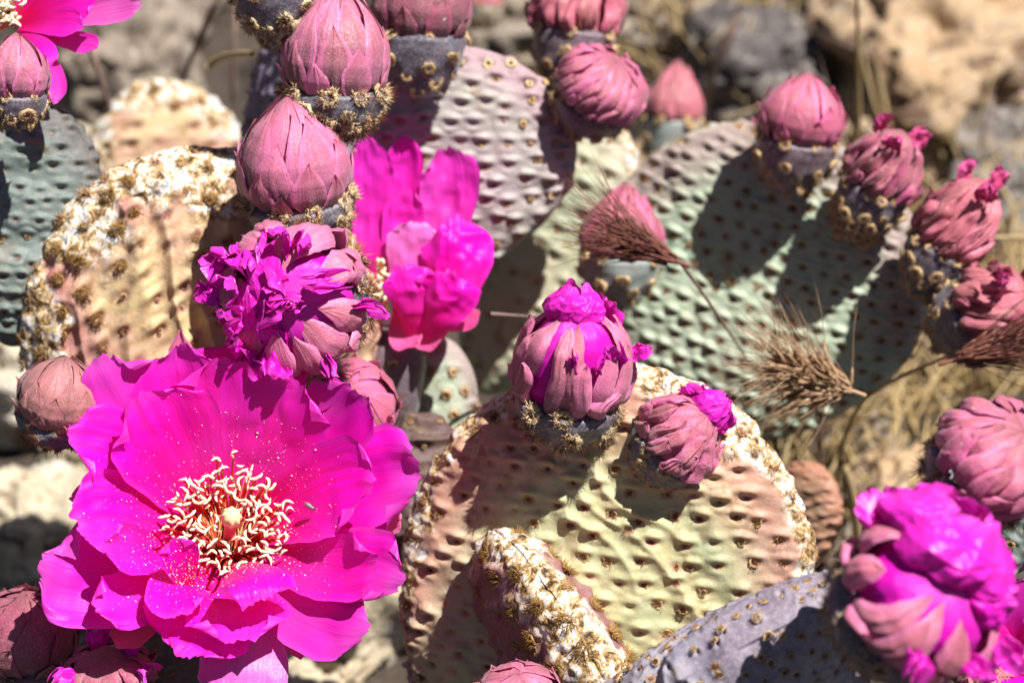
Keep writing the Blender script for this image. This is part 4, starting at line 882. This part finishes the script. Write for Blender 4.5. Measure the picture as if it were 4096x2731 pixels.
# ------------------------------------------------------------------ the second flower, behind
S2 = 1 / 1.12; O2 = (812, 0); D2 = .662; B2 = (815, 1420, -10)
pet2 = [
 ((1240, 1395, -2), (1080, 1440, -5), 60, .2, .3, 'coral', .3), ((965, 1560, 2), (890, 1490, -4), 75, .1, .2, 'coral', .3, (870, 1400, -4)),
 ((640, 1500, 0), (690, 1470, -4), 75, .2, .3, 'magenta', .5), ((1100, 1500, -1), (980, 1480, -5), 95, .15, .3, 'coral', .5),
 ((715, 605, -6), (722, 1000, -9), 135, .34, .3, 'magenta', .55, (720, 1500, -8)), ((925, 605, -10), (890, 900, -13), 88, .5, .5, 'magenta', .5, (880, 1300, -12)),
 ((1085, 665, -9), (1095, 960, -11), 135, .28, .35, 'violet', .55, (960, 1380, -10)), ((640, 1140, 3), (665, 1320, 0), 85, .2, .25, 'lilac', .5, (720, 1500, -4)),
 ((905, 840, -7), (890, 1120, -9), 95, .35, .35, 'magenta', .5, (870, 1420, -9)),
 ((965, 985, -4), (940, 1190, -4), 135, -.22, .3, 'lilac', .55, (900, 1450, -7)), ((1120, 975, -2), (1130, 1220, 1), 165, -.40, .22, 'magenta', .6, (1020, 1480, -5)),
 ((890, 1180, 4), (930, 1330, 4), 120, -.28, .22, 'magenta', .55, (930, 1500, -2)), ((1090, 1210, 6), (1060, 1360, 5), 160, -.30, .25, 'magenta', .62, (980, 1500, -2)),
 ((640, 1290, 5), (690, 1420, 2), 95, .1, .22, 'magenta', .6, (760, 1500, -3)),
]
T2, M2, I2, SF2, F2 = flower('upright half open magenta flower in the middle, blurred', D2, B2, pet2, S2, O2, PETAL, seed=6, crk=.13, ns=48, nt=44)
e2 = [(800 + r.normal(0, 16), 1300 + r.uniform(-130, 110), -3 + r.normal(0, 2)) for k in range(26)]
stamens(T2, I2, F2, D2, (815, 1420, -10), e2, .0024, 9, fil=FILOR, spread=30)
o2 = at(*F2(850, 1520), D2 + .012)
lathe([(.0001, .003), (.005, .0025), (.0078, -.001), (.0082, -.006), (.0070, -.016), (.005, -.024), (.0001, -.025)], I2 @ frame(o2, cv(.05, .97, .25), RGT), OVARY['plum'], 'ovary', T2)
for k in range(14):
    a = k * 2.4; z = -.002 - .0011 * k; Fm = I2 @ frame(o2, cv(.05, .97, .25), RGT) @ frame(np.array([.0083 * (1 + z * 18) * math.cos(a), .0083 * (1 + z * 18) * math.sin(a), z]), np.array([math.cos(a), math.sin(a), -.2]), np.array([0, 0, 1.0]))
    Fm[:3, :3] *= .0017; link('areole', T_RING[k % 5], T2, Fm)

# ------------------------------------------------------------------ flower cut by the top left corner
S3 = 1 / 1.148; O3 = (0, 0); D3 = .632; B3 = (40, 130, -16)
pet3 = [
 ((650, 15, -2), (430, 60, -8), 75, .2, .2, 'lilac', .4), ((450, 220, -4), (330, 190, -10), 55, .2, .2, 'violet', .25),
 ((250, 480, 2), (220, 300, -4), 55, .25, .2, 'violet', .35), ((470, -30, 0), (280, 20, -6), 120, .2, .3, 'magenta', .5),
 ((330, -120, -6), (190, 0, -12), 130, .2, .3, 'magenta', .5), ((60, -220, -14), (50, -60, -16), 140, .2, .3, 'magenta', .5),
 ((380, 130, 3), (240, 110, -5), 75, .25, .3, 'magenta', .5), ((-200, 60, -5), (-90, 90, -12), 130, .2, .3, 'magenta', .5),
 ((215, 310, 5), (180, 200, 0), 60, -.2, .2, 'magenta', .5),
]
T3, M3, I3, SF3, F3 = flower('magenta flower cut off by the top left corner', D3, B3, pet3, S3, O3, PETAL, seed=9)
e3 = [(20 + r.normal(0, 38), 60 + r.normal(0, 48), -2 + r.normal(0, 1.5)) for k in range(50)]
stamens(T3, I3, F3, D3, B3, e3, .0024, 12, fil=FILOR, spread=30)

# ------------------------------------------------------------------ flower in the bottom right corner
pet4 = [((4150, 2330, 0), (4060, 2480, -3), 120, .2, .2, 'violet', .5), ((3900, 2560, 4), (3990, 2560, 0), 90, .2, .3, 'violet', .5), ((4180, 2560, 4), (4110, 2600, 0), 120, .2, .2, 'violet', .5), ((4040, 2760, 6), (4050, 2700, 2), 120, .2, .2, 'magenta', .5)]
flower('deep magenta flower at the bottom right corner, behind the near bud', .60, (4060, 2650, -8), pet4, 1.0, (0, 0), PETAL, seed=12)
